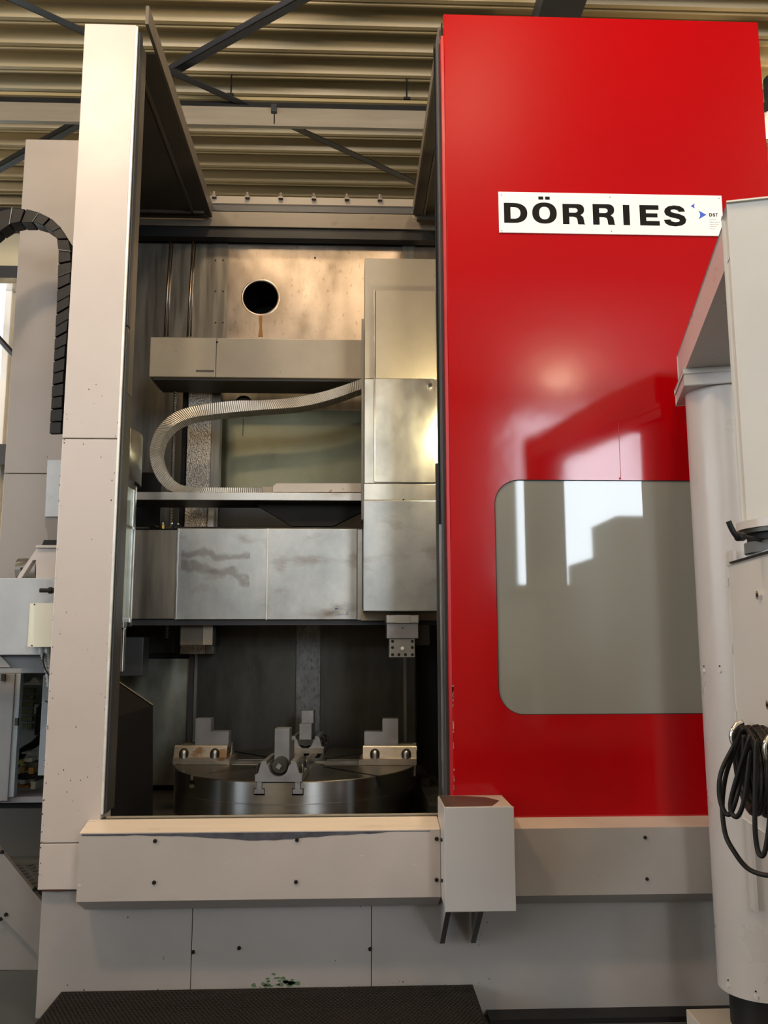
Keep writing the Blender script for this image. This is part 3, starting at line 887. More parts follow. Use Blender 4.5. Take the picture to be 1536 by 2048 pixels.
# ---------------------------------------------------------------- shelf tray
YS = 5.0
sh = thing('shelf_tray', 'long thin steel tray carrying the cable loop', 'tray', (-0.6, YS, 2.408))
obj('front_lip', BX(-1.335, 0.064, YS, YS + 0.012, 2.406, 2.453, bev=0.002), STEEL, sh)
obj('tray_floor', BX(-1.335, 0.064, YS + 0.012, YS + 0.30, 2.406, 2.406 + 0.012), STEELL, sh)
obj('support_web', PR([(-0.619, 2.423), (0.069, 2.426), (0.069, 2.361), (-0.116, 2.268), (-0.359, 2.267)], 'Y', 5.12, 5.17), mat('blackened_web', (0.012, 0.010, 0.008), 0.6, spec=0.2), sh)
tc_ = thing('tray_cover', 'pale worn cover block on the right end of tray', 'cover', (-0.189, 5.05, 2.457))
obj('cover_block', PR([(-0.470, 2.460), (0.064, 2.462), (0.064, 2.516), (-0.450, 2.513), (-0.470, 2.495)], 'Y', 5.025, 5.19), mat('chipped_pale_enamel', (0.52, 0.47, 0.41), 0.45, 0.1, 0.1, 4, spot=(22, 0.64, (0.25, 0.16, 0.10))), tc_)

# ---------------------------------------------------------------- cross rail
YR = 4.98
cr = thing('cross_rail', 'horizontal cross rail clad in three stained stainless panels', 'cross rail', (-0.6, YR, 1.702))
rz0, rz1 = 1.707, 2.232
def stained():
    # copy of the stained cover metal with two ragged brown run marks across it
    m = STEELC.copy()
    m.name = 'stainless_with_run_marks'
    t, n, l = nt(m)
    b = n['Principled BSDF']
    src = b.inputs['Base Color'].links[0].from_socket
    tc = n.new('ShaderNodeTexCoord')
    sx = n.new('ShaderNodeSeparateXYZ')
    l.new(tc.outputs['Object'], sx.inputs['Vector'])
    no = n.new('ShaderNodeTexNoise')
    no.inputs['Scale'].default_value = 7.0
    no.inputs['Detail'].default_value = 5.0
    l.new(tc.outputs['Object'], no.inputs['Vector'])
    def M(op, a, b_=None, c_=None):
        q = n.new('ShaderNodeMath')
        q.operation = op
        for i, v in enumerate((a, b_, c_)):
            if v is None:
                continue
            if isinstance(v, (int, float)):
                q.inputs[i].default_value = v
            else:
                l.new(v, q.inputs[i])
        return q.outputs[0]
    ox, oz = -0.6, 1.702
    x0_, x1_ = -0.991 - ox, -0.592 - ox
    total = None
    for zc, slope in ((2.084 - oz, -0.02), (2.003 - oz, -0.22)):
        zline = M('ADD', M('MULTIPLY', M('SUBTRACT', sx.outputs['X'], x0_ + 0.1), slope), zc)
        wob = M('MULTIPLY', M('SUBTRACT', no.outputs['Fac'], 0.5), 0.22)
        d = M('ABSOLUTE', M('SUBTRACT', M('SUBTRACT', sx.outputs['Z'], zline), wob))
        k = M('SUBTRACT', 1.0, M('DIVIDE', d, 0.034))
        k = M('MAXIMUM', k, 0.0)
        total = k if total is None else M('MAXIMUM', total, k)
    xin = M('MULTIPLY', M('GREATER_THAN', sx.outputs['X'], x0_), M('LESS_THAN', sx.outputs['X'], x1_))
    fac = M('MINIMUM', M('MULTIPLY', M('MULTIPLY', M('MULTIPLY', total, xin), no.outputs['Fac']), 1.5), 0.48)
    mx = n.new('ShaderNodeMix')
    mx.data_type = 'RGBA'
    mx.inputs['B'].default_value = (0.13, 0.10, 0.08, 1)
    l.new(fac, mx.inputs['Factor'])
    l.new(src, mx.inputs['A'])
    l.new(mx.outputs['Result'], b.inputs['Base Color'])
    return m
obj('rail_panel', BX(-1.362, -1.014 + 0.004, YR + 0.010, YR + 0.02, rz0 + 0.004, rz1 - 0.006), STEELL, cr, label='darker stainless panel')
obj('rail_panel', BX(-1.013, -0.486, YR, YR + 0.014, rz0 - 0.002, rz1 + 0.002, bev=0.003), stained(), cr, label='stainless panel with brown stains')
obj('rail_panel', BX(-0.488, 0.033, YR - 0.006, YR + 0.012, rz0 - 0.003, rz1 + 0.002, bev=0.003), STEELC, cr)
obj('rail_end_strip', BX(0.035, 0.062, YR + 0.002, YR + 0.012, rz0 - 0.003, rz1), STEEL, cr)
obj('panel_fold', BX(-1.016, -1.009, YR - 0.006, YR + 0.012, rz0 - 0.003, rz1 + 0.002), CHROME, cr)
obj('panel_fold', BX(-0.492, -0.486, YR - 0.012, YR + 0.010, rz0 - 0.004, rz1 + 0.002), EDGE, cr)
obj('rail_body', BX(-1.36, 1.6, YR + 0.02, YR + 0.40, rz0 - 0.025, rz1 - 0.01), BLACK, cr)
obj('lower_edge', BX(-1.36, 1.6, YR + 0.015, YR + 0.05, rz0 - 0.034, rz0 - 0.006), GIRD, cr)
obj('top_pipe', CY((-1.36, YR + 0.08, rz1 + 0.014), (0.056, YR + 0.08, rz1 + 0.014), 0.009, seg=10), STEELD, cr)
np_ = obj('rating_plate', BX(-0.103, -0.016, YR - 0.0105, YR - 0.004, 1.732, 1.782), mat('rating_plate_metal', (0.42, 0.44, 0.46), 0.3, 0.8, 0.1, 30), cr, label='small engraved metal rating plate')
bm = NB()
pxa, pxb, pza, pzb = -0.097, -0.031, 1.736, 1.775
bx(bm, pxa, pxb, YR - 0.0115, YR - 0.010, pza, pzb)
obj('plate_field', bm, STEELC, np_)
obj('plate_mark', BX(pxa + 0.002, pxa + 0.020, YR - 0.0122, YR - 0.011, pzb - 0.013, pzb - 0.005), mat('dark_blue_print', (0.05, 0.09, 0.2), 0.4), np_)
bm = NB()
for k in range(3):
    bx(bm, pxa + 0.004, pxb - 0.008 - 0.006 * k, YR - 0.0121, YR - 0.011, pza + 0.004 + 0.007 * k, pza + 0.0055 + 0.007 * k)
obj('plate_lines', bm, GREYINK, np_)
# small pipe fittings on the rail top at left
ft = thing('pipe_fitting', 'black hose and brass fitting on left end of cross rail', 'fitting', (-1.141, YR + 0.09, rz1))
obj('hose', tube(NB(), smoothpts([(-1.188, YR + 0.07, rz1 + 0.01), (-1.171, YR + 0.06, rz1 + 0.028), (-1.147, YR + 0.06, rz1 + 0.018), (-1.130, YR + 0.08, rz1 + 0.028), (-1.112, YR + 0.08, rz1 + 0.012)], 5), 0.008, 8), CABLE, ft)
obj('brass_nut', CY((-1.115, YR + 0.05, rz1 + 0.006), (-1.115, YR + 0.05, rz1 + 0.030), 0.012, seg=6), BRASS, ft)
for x, z in ((-1.112, 2.269), (-1.059, 2.270), (-1.024, 2.267)):
    bolt(ft, (x, YR + 0.05, z), 0.006, m=CHROME, name='screw_head')
    obj('stud', BX(x - 0.004, x + 0.004, YR + 0.05, YR + 0.09, rz1 - 0.012, z + 0.003), BLACK, ft)
# block hanging below the rail
hb = thing('lower_guide_block', 'worn beige block hanging under left half of cross rail', 'block', (-0.910, 5.1, 1.557))
obj('block', BX(-1.003, -0.814, 5.08, 5.30, 1.557, rz0 - 0.02, bev=0.006), BEAM, hb)
obj('bright_edge', BX(-0.867, -0.812, 5.07, 5.082, 1.560, rz0 - 0.03), BEIGE, hb)
obj('dark_guide', BX(-0.820, -0.802, 5.12, 5.30, 1.551, rz0 - 0.02), BLACK, hb)

# ---------------------------------------------------------------- ram slide (tool head housing)
YT = 4.72
rs = thing('ram_slide', 'tall ram slide housing, beige above and bare stainless below, beside red door', 'machine head', (0.273, YT, 1.745))
sx0 = 0.071
sx1 = 0.501 + 0.05
zt0, zmid, zlow, zlow2, zb_ = 3.803, 3.071, 2.460, 2.363, 1.743
obj('upper_housing', BX(sx0, sx1, YT, YT + 0.25, zmid + 0.0008, zt0, bev=0.004), BEIGE, rs, label='beige painted upper housing')
SLID = mat('bright_worn_stainless', (0.56, 0.545, 0.48), 0.33, 1, 0.16, 3.0, (1.6, 1, 1), 0.06, spot=(5, 0.55, (0.42, 0.38, 0.29), (1, 1, 1.2), 0.25))
obj('lower_housing', BX(sx0, sx1, YT, YT + 0.25, zlow, zmid - 0.0008, bev=0.003), SLID, rs, label='bare metal lower housing')
obj('service_door', BX(0.134, 0.484, YT - 0.010, YT + 0.004, zmid + 0.0008, 3.600, bev=0.002), BEIGE, rs)
obj('service_door', BX(0.128, 0.473, YT - 0.010, YT + 0.004, 2.466, zmid - 0.0008, bev=0.002), SLID, rs, label='bare metal half of the service door')
obj('hinge_strip', CY((0.128, YT - 0.008, 2.469), (0.128, YT - 0.008, 3.600), 0.005, seg=8), SLID, rs)
kn = obj('door_lock', CY((0.446, YT - 0.011, 3.028), (0.446, YT - 0.026, 3.028), 0.017, 0.015, seg=20), CHROME, rs, smooth=False)
obj('key_hole', CY((0.446, YT - 0.025, 3.028), (0.446, YT - 0.028, 3.028), 0.009, seg=14), BLACK, kn)
obj('middle_strip', BX(sx0 - 0.002, sx1, YT - 0.003, YT + 0.25, zlow2 + 0.002, zlow - 0.002, bev=0.002), SLID, rs)
obj('lower_cover', BX(0.066, sx1, 4.70, YT + 0.25, zb_, zlow2 - 0.002, bev=0.004), STEELC, rs, label='stainless lower cover')
obj('side_fold', BX(sx0 - 0.016, sx0 - 0.004, YT + 0.06, YT + 0.24, zlow2 - 0.1, 3.453), STEELL, rs)
obj('head_core', BX(sx0 + 0.03, sx1 - 0.03, YT + 0.02, YT + 0.26, zb_ + 0.004, zt0 - 0.02), BLACK, rs)
bolt(rs, (0.291, YT - 0.003, 2.367), 0.006)
obj('rear_plate', BX(0.056, 0.501, 4.955, 4.975, 1.698, zb_ + 0.02), BEIGE, rs)

# tool holder under the slide
th = thing('tool_holder', 'grey steel tool holder with drilled clamp plate under the ram slide', 'tool holder', (0.284, 4.76, 1.492))
obj('upper_block', BX(0.194, 0.372, 4.72, 4.92, 1.680, zb_ - 0.02, bev=0.003), mat('tool_grey', (0.42, 0.43, 0.42), 0.42, 0.5, 0.1, 8), th)
obj('upper_block_boss', BX(0.246, 0.321, 4.715, 4.73, 1.680, zb_ - 0.02), MATS['tool_grey'], th)
obj('holder_block', BX(0.197, 0.371, 4.735, 4.90, 1.595, 1.680 + 0.001, bev=0.003), JAW, th)
pl = obj('clamp_plate', BX(0.211, 0.352, 4.745, 4.86, 1.492, 1.595, bev=0.003), mat('clamp_plate_steel', (0.33, 0.34, 0.33), 0.5, 0.7, 0.12, 10), th)
for x, z in ((0.228, 1.580), (0.337, 1.580), (0.228, 1.546), (0.337, 1.546), (0.228, 1.507), (0.263, 1.507), (0.299, 1.507), (0.337, 1.507)):
    obj('socket_hole', CY((x, 4.7445, z), (x, 4.76, z), 0.0085, seg=14), BLACK, pl)
x, z = 0.282, 1.542
obj('centre_stud', CY((x, 4.745, z), (x, 4.737, z), 0.0095, seg=14), WHITE, pl)
obj('pin_hole', CY((0.284, 4.7335, 1.653), (0.284, 4.74, 1.653), 0.004, seg=10), BLACK, th)
bk = thing('coolant_block', 'dark block right behind the tool holder', 'block', (0.411, 4.95, 1.555))
obj('block', BX(0.362, 0.454, 4.95, 5.10, 1.555, rz0 - 0.03, bev=0.003), STEELD, bk)

# inside work light by the door edge (hidden from the viewer behind the red door)
wl = thing('work_light', 'small machine work light tucked behind the red door edge', 'lamp', (0.70, 4.36, 2.795))
zwl = 2.795
obj('lamp_body', CY((0.64, 4.40, zwl - 0.15), (0.64, 4.40, zwl + 0.15), 0.03, seg=16), BLACK, wl)
obj('lamp_tube', CY((0.625, 4.435, zwl - 0.13), (0.625, 4.435, zwl + 0.13), 0.014, seg=12), emis('work_lamp_glow', (1.0, 0.86, 0.50), 30.0), wl)
obj('lamp_arm', BX(0.64, 0.66, 3.96, 4.41, zwl - 0.01, zwl + 0.01), BLACK, wl)
dl = bpy.data.lights.new('work_light_beam', 'POINT')
dl.energy = 30
dl.color = (1.0, 0.86, 0.50)
dl.shadow_soft_size = 0.05
ol = bpy.data.objects.new('work_light_beam', dl)
ol.location = (0.60, 4.50, zwl)
C.objects.link(ol)

# ================================================================ rotary table with four jaws
ZT = 0.92
TX, TYc = -0.298, 4.87
TR = (0.362 - -0.952) / 2
TROT = radians(-4.0)
tab = thing('rotary_table', 'round turned steel rotary table with T slots', 'rotary table', (TX, TYc, 0.62))
def disc(z0, z1, r, seg=96, bev=0.0):
    bm = NB()
    cyl(bm, (TX, TYc, z0), (TX, TYc, z1), r, seg=seg)
    return bm
bm = disc(0.70, ZT, TR)
bmesh.ops.bevel(bm, geom=[e for e in bm.edges if all(abs(v.co.z - ZT) < 1e-4 for v in e.verts)], offset=0.004, segments=1, affect='EDGES')
td = obj('table_disc', bm, TABLE, tab)
def rotbox(bm, ang, r0, r1, w0, w1, z0, z1):
    """box along a radius: r0..r1 outwards, w0..w1 across"""
    d, s = Vector((sin(ang), -cos(ang), 0)), Vector((cos(ang), sin(ang), 0))
    P = [Vector((TX, TYc, 0)) + d * r + s * w_ for r, w_ in ((r0, w0), (r1, w0), (r1, w1), (r0, w1))]
    return prism(bm, [(p.x, p.y) for p in P], 'Z', z0, z1)
for k in range(4):
    a = TROT + k * pi / 2
    for w_ in (-0.092, 0.092):
        cutb = NB(); rotbox(cutb, a, 0.16, TR + 0.05, w_ - 0.014, w_ + 0.014, ZT - 0.040, ZT + 0.05); cut(td, cutb)
        cutb = NB(); rotbox(cutb, a, 0.16, TR + 0.05, w_ - 0.027, w_ + 0.027, ZT - 0.062, ZT - 0.030); cut(td, cutb)
    cutb = NB(); rotbox(cutb, a, 0.10, TR - 0.12, -0.040, 0.040, ZT - 0.030, ZT + 0.05); cut(td, cutb)
    cutb = NB(); rotbox(cutb, a + pi / 4, 0.20, TR + 0.05, -0.012, 0.012, ZT - 0.030, ZT + 0.05); cut(td, cutb)
    cutb = NB(); rotbox(cutb, a + pi / 4, TR - 0.05, TR + 0.05, -0.022, 0.022, ZT - 0.060, ZT - 0.026); cut(td, cutb)
sharp(td, 30)
td.data.materials.append(TABTOP)
for p in td.data.polygons:
    if p.normal.z > 0.7:
        p.material_index = 1
obj('table_skirt', disc(0.62, 0.70, TR - 0.03), STEELD, tab, smooth=False)
obj('centre_bore', CY((TX, TYc, ZT - 0.001), (TX, TYc, ZT + 0.002), 0.09, seg=40), STEELD, tab)
bm = NB()
for k in range(96):
    a0, a1 = 2 * pi * k / 96, 2 * pi * (k + 1) / 96
    r_ = TR + 0.0012
    P = [bm.verts.new((TX + r_ * cos(a_), TYc + r_ * sin(a_), z_)) for a_, z_ in ((a0, 0.815), (a1, 0.815), (a1, 0.818), (a0, 0.818))]
    bm.faces.new(P)
obj('scribed_ring', bm, STEEL, tab)
for k in range(4):
    a = TROT + k * pi / 2
    for w_ in (-0.040, 0.040):
        bm = NB(); rotbox(bm, a, 0.14, TR - 0.13, w_ - 0.005, w_ + 0.005, ZT - 0.028, ZT + 0.002)
        obj('guide_rail', bm, STEEL, tab)
    bm = NB()
    for j in range(7):
        for w_ in (-0.018, 0.018):
            r0 = 0.14 + 0.05 * j + (0.02 if w_ > 0 else 0)
            rotbox(bm, a, r0, r0 + 0.035, w_ - 0.010, w_ + 0.010, ZT - 0.030, ZT - 0.008)
    obj('rack_teeth', bm, STEELD, tab)

# one jaw, built at the table front then copied round
JR = TR + 0.004           # outer end of the carrier
def jawpt(r, w_, z):
    return (TX + w_, TYc - r, ZT + z)
jaw = thing('chuck_jaw', 'front chuck jaw with tall serrated block facing the viewer', 'chuck jaw', (TX, TYc - JR + 0.15, ZT), 'chuck jaws on the rotary table')
def jprism(pts, r0, r1, m, name, parent=jaw):
    return obj(name, PR([(TX + a, ZT + b) for a, b in pts], 'Y', TYc - r1, TYc - r0), m, parent)
arc = [(0.046 * sin(radians(t)), 0.072 - 0.046 * cos(radians(t))) for t in range(-80, 81, 10)]
car = [(-0.112, 0.002), (-0.112, 0.034), (-0.098, 0.040), (-0.084, 0.092), (-0.078, 0.098), (-0.058, 0.098), (-0.058, 0.082), (-0.050, 0.078)] + arc + \
      [(0.050, 0.078), (0.058, 0.082), (0.058, 0.098), (0.078, 0.098), (0.084, 0.092), (0.098, 0.040), (0.112, 0.034), (0.112, 0.002)]
jprism(car, JR - 0.29, JR, JAW, 'carrier')
jprism([(-0.057, 0.045), (-0.057, 0.080), (0.057, 0.080), (0.057, 0.045)], JR - 0.285, JR - 0.06, STEELD, 'slide_block')
sb = NB()
prism(sb, [(TYc - (JR - 0.10), ZT + 0.078), (TYc - (JR - 0.10), ZT + 0.238), (TYc - (JR - 0.185), ZT + 0.238), (TYc - (JR - 0.185), ZT + 0.168), (TYc - (JR - 0.285), ZT + 0.168), (TYc - (JR - 0.285), ZT + 0.078)], 'X', TX - 0.036, TX + 0.036)
obj('stepped_jaw', sb, JAW, jaw)
bm = NB()
for j in range(18):
    zz = 0.115 + j * 0.0068
    for s_ in (-1, 1):
        bx(bm, TX + s_ * 0.018 - 0.0155, TX + s_ * 0.018 + 0.0155, TYc - JR + 0.0985, TYc - JR + 0.101, ZT + zz, ZT + zz + 0.0036)
for j in range(8):
    zz = 0.172 + j * 0.0075
    for s_ in (-1, 1):
        bx(bm, TX + s_ * 0.018 - 0.0155, TX + s_ * 0.018 + 0.0155, TYc - JR + 0.184, TYc - JR + 0.1865, ZT + zz, ZT + zz + 0.004)
        bx(bm, TX + s_ * 0.018 - 0.0155, TX + s_ * 0.018 + 0.0155, TYc - JR + 0.284, TYc - JR + 0.2865, ZT + zz - 0.07, ZT + zz - 0.066)
obj('serrations', bm, JAW, jaw)
bm = NB()
cyl(bm, jawpt(JR - 0.28, 0, 0.072), jawpt(JR - 0.02, 0, 0.072), 0.034, seg=24)
for j in range(16):
    cyl(bm, jawpt(JR - 0.24 + j * 0.013, 0, 0.072), jawpt(JR - 0.234 + j * 0.013, 0, 0.072), 0.037, seg=24)
scw = obj('adjusting_screw', bm, STEELD, jaw)
bm = NB()
s_ = 0.012
prism(bm, [(TX + 0.014 * cos(a_), ZT + 0.072 + 0.014 * sin(a_)) for a_ in (0.2, 0.2 + pi / 2, 0.2 + pi, 0.2 + 1.5 * pi)], 'Y', TYc - JR - 0.004, TYc - JR + 0.03)
obj('square_socket', bm, JAW, scw)
for w_ in (-0.098, 0.098):
    for r_ in (0.055, 0.225):
        bm = NB()
        p = jawpt(JR - r_, w_, 0)
        cyl(bm, (p[0], p[1], ZT + 0.034), (p[0], p[1], ZT + 0.060), 0.019, seg=18)
        bmesh.ops.create_uvsphere(bm, u_segments=18, v_segments=8, radius=0.019, matrix=Matrix.Translation((p[0], p[1], ZT + 0.060)))
        sharp(obj('clamp_bolt', bm, STEEL, jaw))
        q_ = jawpt(JR - r_, w_ * 0.885, 0)
        bm = NB()
        cyl(bm, (q_[0], q_[1], ZT + 0.036), (q_[0], q_[1], ZT + 0.058), 0.027, seg=20)
        bmesh.ops.create_uvsphere(bm, u_segments=20, v_segments=10, radius=0.027, matrix=Matrix.Translation((q_[0], q_[1], ZT + 0.058)))
        sharp(obj('pocket_shade', bm, BLACK, jaw))  # black bulge, its dark colour stands for the shaded bolt recess
for w_ in (-0.092, 0.092):
    t_ = [(w_ - 0.012, 0.004), (w_ + 0.012, 0.004), (w_ + 0.012, -0.032), (w_ + 0.024, -0.034), (w_ + 0.024, -0.054), (w_ - 0.024, -0.054), (w_ - 0.024, -0.034), (w_ - 0.012, -0.032)]
    jprism(t_, JR - 0.22, JR - 0.006, JAW, 't_nut')
obj('base_plate', BX(TX - 0.112, TX + 0.112, TYc - JR + 0.29, TYc - JR + 0.31, ZT + 0.001, ZT + 0.03), JAWB, jaw)
# bring the pivot to the table axis so that copies turn about it
shift = Vector((TX, TYc, ZT)) - jaw.location
jaw.location = (TX, TYc, ZT)
for c in jaw.children:
    c.data.transform(Matrix.Translation(-shift))
    for q in c.children:
        q.data.transform(Matrix.Translation(-shift))
jaw.rotation_euler = (0, 0, TROT)
for lab, ang in (('right chuck jaw in side view with its step towards table centre', pi / 2), ('rear chuck jaw in front of the pale strip', pi), ('left chuck jaw in side view with its step towards table centre', -pi / 2)):
    r_ = jaw.copy(); C.objects.link(r_)
    r_.rotation_euler = (0, 0, TROT + ang)
    r_['label'] = lab
    for ch in list(jaw.children):
        c2 = ch.copy(); C.objects.link(c2); c2.parent = r_
        if ch.name.startswith('carrier') and ang != pi:
            c2.material_slots[0].link = 'OBJECT'
            c2.material_slots[0].material = JAWB
            c2['label'] = 'brown tarnished carrier block'
        for g_ in ch.children:
            d_ = g_.copy(); C.objects.link(d_); d_.parent = c2

# ---------------------------------------------------------------- chip guard wedge and left inner parts
wg = thing('chip_guard', 'black angular sheet metal chip guard left of the rotary table', 'guard', (-1.207, 4.9, 0.62))
bm = NB()
A = (-1.365, 5.0, 1.378); B_ = (-1.115, 4.95, 1.224); D_ = (-1.365, 4.80, 1.149)
E1 = (-1.094, 4.95, 0.622); F1 = (-1.365, 4.80, 0.622); G1 = (-1.365, 5.0, 0.622)
v = {k: bm.verts.new(p) for k, p in dict(A=A, B=B_, D=D_, E=E1, F=F1, G=G1).items()}
for f in ('ABD', 'DBEF', 'ADFG', 'AGEB', 'EGF'):
    bm.faces.new([v[c] for c in f])
obj('guard_sheet', bm, mat('blackened_sheet', (0.012, 0.010, 0.009), 0.7, 0, 0.2, 4, spec=0.12), wg)
obj('guard_edge', tube(NB(), [A, B_], 0.007, 6), STEELD, wg)
sb_ = thing('switch_box', 'small dark box behind the inner window handle', 'box', (-1.253, 5.2, 1.377))
obj('box', BX(-1.377, -1.241, 5.2, 5.35, 1.377, 1.607, bev=0.004), mat('dark_grey_enamel', (0.05, 0.052, 0.05), 0.5), sb_)
obj('box_bracket', BX(-1.58, -1.371, 5.22, 5.30, 1.442, 1.559), DARKP, sb_)

# inner sliding window behind the post: stainless hood, glass, edge rail, handle
iwd = thing('inner_window_door', 'narrow stainless inner door with glass and handle behind the post', 'door', (-1.1, 4.2, 1.441))
prof = [(4.10, 2.614), (4.26, 2.604), (4.26, 2.357), (4.20, 2.364), (4.10, 2.353)]
xh = -1.067
bm = NB()
ring0 = []
n_ = 10
for k in range(n_ + 1):          # curved hood sheet
    t = k / n_
    y_ = 4.08 + 0.19 * t
    x_ = -1.085 + (xh + 1.085) * t + 0.018 * sin(pi * t)
    ring0.append((x_, y_))
zt_ = [2.614 + (2.604 - 2.614) * k / n_ for k in range(n_ + 1)]
zb2 = [2.363 + (2.352 - 2.363) * k / n_ for k in range(n_ + 1)]
a = [bm.verts.new((p[0], p[1], z_)) for p, z_ in zip(ring0, zt_)]
b = [bm.verts.new((p[0], p[1], z_)) for p, z_ in zip(ring0, zb2)]
for k in range(n_):
    bm.faces.new((a[k], a[k + 1], b[k + 1], b[k]))
o = obj('hood', bm, STEEL, iwd, smooth=True)
sd = o.modifiers.new('thick', 'SOLIDIFY'); sd.thickness = 0.006
zg0, zg1 = 1.686, 2.330
xg = -1.081
def slab(name, m, y0, y1, z0, z1, d0=0.0, d1=0.0, t=0.006):
    xa_, xb_ = -1.092 + (xg + 1.092) * (y0 - 4.06) / 0.18 + d0, -1.092 + (xg + 1.092) * (y1 - 4.06) / 0.18 + d1
    return obj(name, PR([(xa_, y0), (xb_, y1), (xb_ - t, y1), (xa_ - t, y0)], 'Z', z0, z1), m, iwd)
slab('pane', GLASS, 4.06, 4.24, zg0, zg1)
slab('edge_rail', CHROME, 4.225, 4.245, 1.656, 2.354, 0.006, 0.006, 0.02)
slab('edge_rail', BROWN, 4.045, 4.058, 1.638, 2.422, 0.004, 0.004, 0.015)
slab('cross_bar', CHROME, 4.06, 4.235, zg0 - 0.01, zg0 + 0.012, 0.003, 0.003, 0.012)
slab('mid_bar', STEELL, 4.06, 4.235, 2.135, 2.145, 0.002, 0.002)
slab('rear_sheet', WHITE, 4.10, 4.20, zg0 + 0.02, 2.130, -0.012, -0.012, 0.003)
hd_ = obj('handle', BX(-1.085, -1.070, 4.10, 4.135, 1.443, 1.647, bev=0.004), CHROME, iwd)
obj('handle_mount', BX(-1.115, -1.072, 4.09, 4.15, 1.647, 1.680, bev=0.003), STEEL, hd_)
obj('handle_lip', BX(-1.094, -1.087, 4.085, 4.10, 1.436, 1.633), CHROME, hd_)

# ================================================================ red sliding door
YD = 3.85
dx0, dx1 = 0.452, 2.060
dz0, dz1 = 0.824, 4.700
door = thing('sliding_door', 'tall glossy red sliding door with rounded milky window', 'door', ((dx0 + dx1) / 2, YD + 0.03, dz0))
wx0, wx1, wz0, wz1 = 0.657, 1.802, 1.259, 2.323
pn = obj('door_panel', BX(dx0, dx1, YD, YD + 0.035, dz0, dz1, bev=0.004), RED, door)
cut(pn, PR(rrect(wx0, wx1, wz0, wz1, 0.115), 'Y', YD - 0.1, YD + 0.2))
obj('window_pane', PR(rrect(wx0 - 0.02, wx1 + 0.02, wz0 - 0.02, wz1 + 0.02, 0.13), 'Y', YD + 0.006, YD + 0.014), PANE, door)
def ringstrip(x0, x1, z0, z1, r, w_, y0, y1):
    bm = NB()
    a = rrect(x0, x1, z0, z1, r)
    b = rrect(x0 + w_, x1 - w_, z0 + w_, z1 - w_, max(0.01, r - w_))
    va = [[bm.verts.new((p[0], y, p[1])) for p in q] for y in (y0, y1) for q in (a, b)]
    n = len(a)
    for i in range(n):
        j = (i + 1) % n
        bm.faces.new((va[0][i], va[0][j], va[1][j], va[1][i]))
        bm.faces.new((va[2][i], va[3][i], va[3][j], va[2][j]))
        bm.faces.new((va[0][i], va[2][i], va[2][j], va[0][j]))
        bm.faces.new((va[1][i], va[1][j], va[3][j], va[3][i]))
    return bm
obj('window_gasket', ringstrip(wx0 - 0.001, wx1 + 0.001, wz0 - 0.001, wz1 + 0.001, 0.115, 0.004, YD + 0.001, YD + 0.007), BLACK, door)
obj('inner_sheet', BX(dx0 + 0.01, wx0 - 0.03, YD + 0.035, YD + 0.06, dz0 + 0.01, dz1 - 0.01), DARKP, door)
obj('inner_sheet', BX(wx1 + 0.03, dx1 - 0.01, YD + 0.035, YD + 0.06, dz0 + 0.01, dz1 - 0.01), DARKP, door)
obj('door_return', BX(0.438, dx0 - 0.001, YD + 0.004, YD + 0.045, dz0, 4.582), REDE, door)
obj('top_seal', BX(0.444, dx0 - 0.001, YD + 0.04, YD + 0.06, 4.582 - 0.02, 4.682), BLACK, door)
obj('rubber_seal', BX(0.420, 0.443, YD + 0.05, YD + 0.11, dz0 - 0.01, 4.617, bev=0.006), RUBBER, door)
obj('edge_strip', BX(0.412, 0.422, YD + 0.11, YD + 0.14, dz0 - 0.01, 2.127), CHROME, door, label='bright worn metal edge strip')
obj('edge_strip', BX(0.412, 0.423, YD + 0.12, YD + 0.14, 2.127 + 0.002, 4.627), BLACK, door)
obj('guide_bar', BX(0.404, 0.419, YD + 0.16, YD + 0.19, dz0 - 0.01, 2.431), RUBBER, door)
obj('lower_edge', BX(dx0, dx1, YD - 0.001, YD + 0.03, dz0 - 0.004, dz0 + 0.004), REDE, door)
obj('seam', BX(1.251 - 0.0012, 1.251 + 0.0012, YD - 0.0006, YD + 0.001, wz1, 2.598), REDE, door)
bolt(door, (1.247, YD, 2.331), 0.005, m=REDE)
# chipped edge at the lower left of the door
bm = NB()
rnd = random.Random(4)
for k in range(16):
    zz = dz0 + 0.03 + rnd.random() * 0.55
    bx(bm, dx0 - 0.0012, dx0 + rnd.uniform(0.001, 0.005), YD - 0.0006, YD + 0.002, zz, zz + rnd.uniform(0.006, 0.03))
o = obj('paint_chip', bm, BEIGE, door, label='pale chips along the door edge')
o['kind'] = 'stuff'

